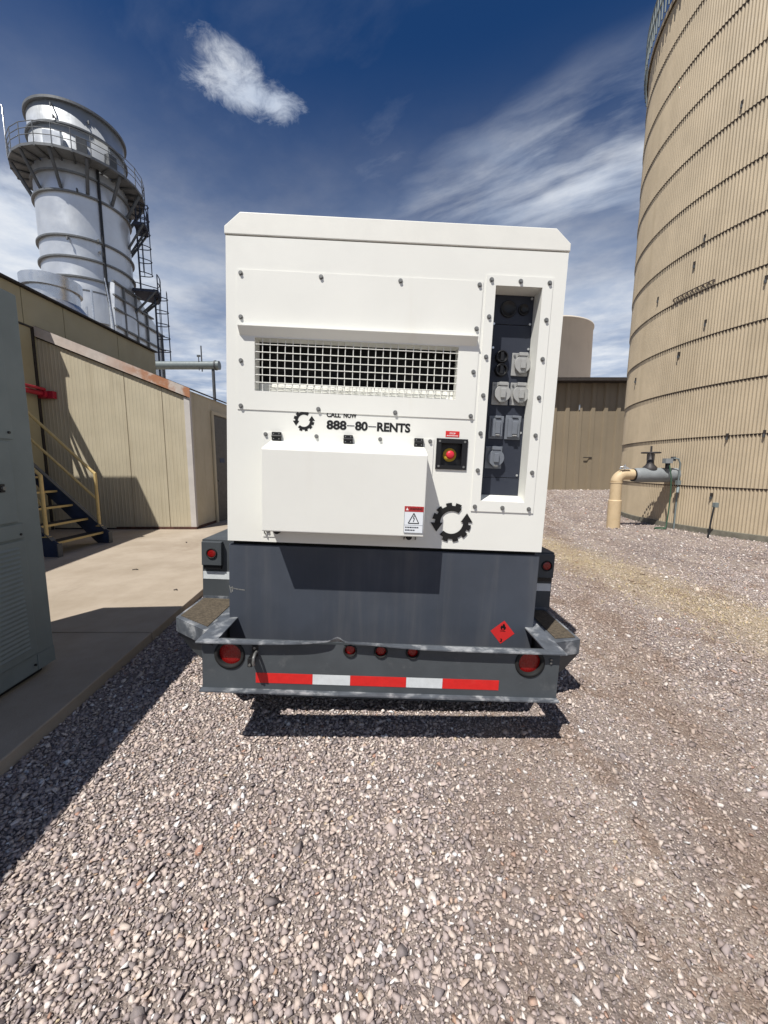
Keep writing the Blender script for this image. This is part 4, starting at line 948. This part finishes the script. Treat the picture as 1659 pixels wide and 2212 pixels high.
b.cyl((6.24,9.09,1.7),(6.24,9.09,1.93),.020,valvem,n=10); b.build('bonnet',vp,VO)
b=MB(); b.tube([(6.24+.185*math.cos(2*PI*k/28),9.09+.185*math.sin(2*PI*k/28),1.775) for k in range(28)],.018,valvem,8,True)
for k in range(3): t=2*PI*k/6+.2; b.cyl((6.24-.18*math.cos(t),9.09-.18*math.sin(t),1.775),(6.24+.18*math.cos(t),9.09+.18*math.sin(t),1.775),.012,valvem,n=6)
b.build('handwheel',vp,VO)
b=MB(); b.box(6.44,6.60,8.86,8.98,1.53,1.64,pipeg); b.cyl((6.53,8.92,1.40),(6.53,8.92,1.53),.05,black,n=10); b.box(6.60,6.68,8.88,8.94,1.58,1.68,dsteel); b.build('tap_fitting',vp,VO)
hs_=empty('garden_hose',(6.50,8.80,0),'thin green hose hanging from the tap to the ground beside the tank','hose')
b=MB(); b.tube([(6.53,8.86,1.48),(6.55,8.80,1.2),(6.56,8.79,.8),(6.555,8.80,.4),(6.53,8.80,.10),(6.50,8.78,.03),(6.35,8.72,.03),(6.28,8.82,.035),(6.40,8.95,.03),(6.62,8.92,.03)],.014,hosem,8); b.build('hose_line',hs_,(6.5,8.8,0))
cd_=empty('conduit',(6.84,8.9,0),'grey conduit curving down the tan tank beside the valve','conduit')
b=MB(); b.tube([(6.62,8.88,1.64),(6.72,8.86,1.63),(6.77,8.86,1.52),(6.78,8.88,1.2),(6.79,8.9,.8),(6.79,8.9,.4),(6.77,8.88,0)],.018,gsteel,8); b.tube([(6.78,8.87,.98),(6.74,8.82,.93),(6.72,8.80,.86)],.03,gsteel,8); b.box(6.72,6.80,8.82,8.90,1.04,1.14,gsteel); b.build('conduit_run',cd_,(6.84,8.9,0))
rd=empty('rod',(6.72,7.78,0),'thin dark rod leaning against the tan tank right of the valve','rod')
b=MB(); b.tube([(6.66,7.79,0),(6.74,7.85,.35),(6.82,7.9,.66)],.016,black,8); b.build('rod_bar',rd,(6.72,7.78,0))
b=MB(); b.box(6.80,6.87,7.85,7.93,.62,.72,gsteel); b.build('rod_clip',rd,(6.72,7.78,0),bevel=.006)

# ================================================================== SHED and FAR TANK behind
shed=empty('metal_shed',(13,26,0),'brown ribbed metal shed with a deep dark eave behind the trailer','shed'); HO=(13,26,0)
b=MB()
x=2.; vs=[]
while x<24:
    for f_,a_ in ((0,0),(.55,0),(.62,-.09),(.88,-.09),(.95,0)): vs+=[(x+f_*.76,23.5+a_,0),(x+f_*.76,23.5+a_,6.3)]
    x+=.76
b.add(vs,[(2*i,2*i+2,2*i+3,2*i+1) for i in range(len(vs)//2-1)],shedm); b.build('ribbed_wall',shed,HO,norm=False)
b=MB(); b.box(2,24,22.72,30,6.30,6.48,darkbrown); b.build('roof',shed,HO)
b=MB(); b.box(11.55,11.62,23.37,23.405,4.75,5.05,galv); b.build('wall_clip',shed,HO)
b=MB(); b.box(12.0,12.5,23.36,23.40,1.93,1.98,darkbrown); b.build('wall_handle',shed,HO)
ft=empty('far_tank',(16.4,42.5,0),'pale tan round tank rising over the shed roof','tank')
b=MB(); b.lathe((16.4,42.5,0),[(5.0,0),(5.0,15.1),(5.08,15.1),(5.08,15.25),(4.9,15.28),(.01,15.9)],fartan,120); b.build('tank_shell',ft,(16.4,42.5,0))
# twigs and scraps on the slab
for i,(x,y_,l,a_) in enumerate(((-3.35,5.05,.07,.3),(-2.9,6.3,.05,1.),(-3.6,6.9,.06,2.),(-2.35,4.2,.04,.2))):
    b=MB(); b.tube([(-l/2,0,.008),(0,.006,.012),(l/2,-.004,.008)],.006,darkbrown,6); b.tube([(0,.005,.010),(l*.2,.02,.012)],.004,darkbrown,5)
    o=b.build('twig'); o.location=(x,y_,PADZ); o.rotation_euler=(0,0,a_); tag(o,'small dark twig lying on the sunlit concrete pad','twig','twigs on the concrete pad')
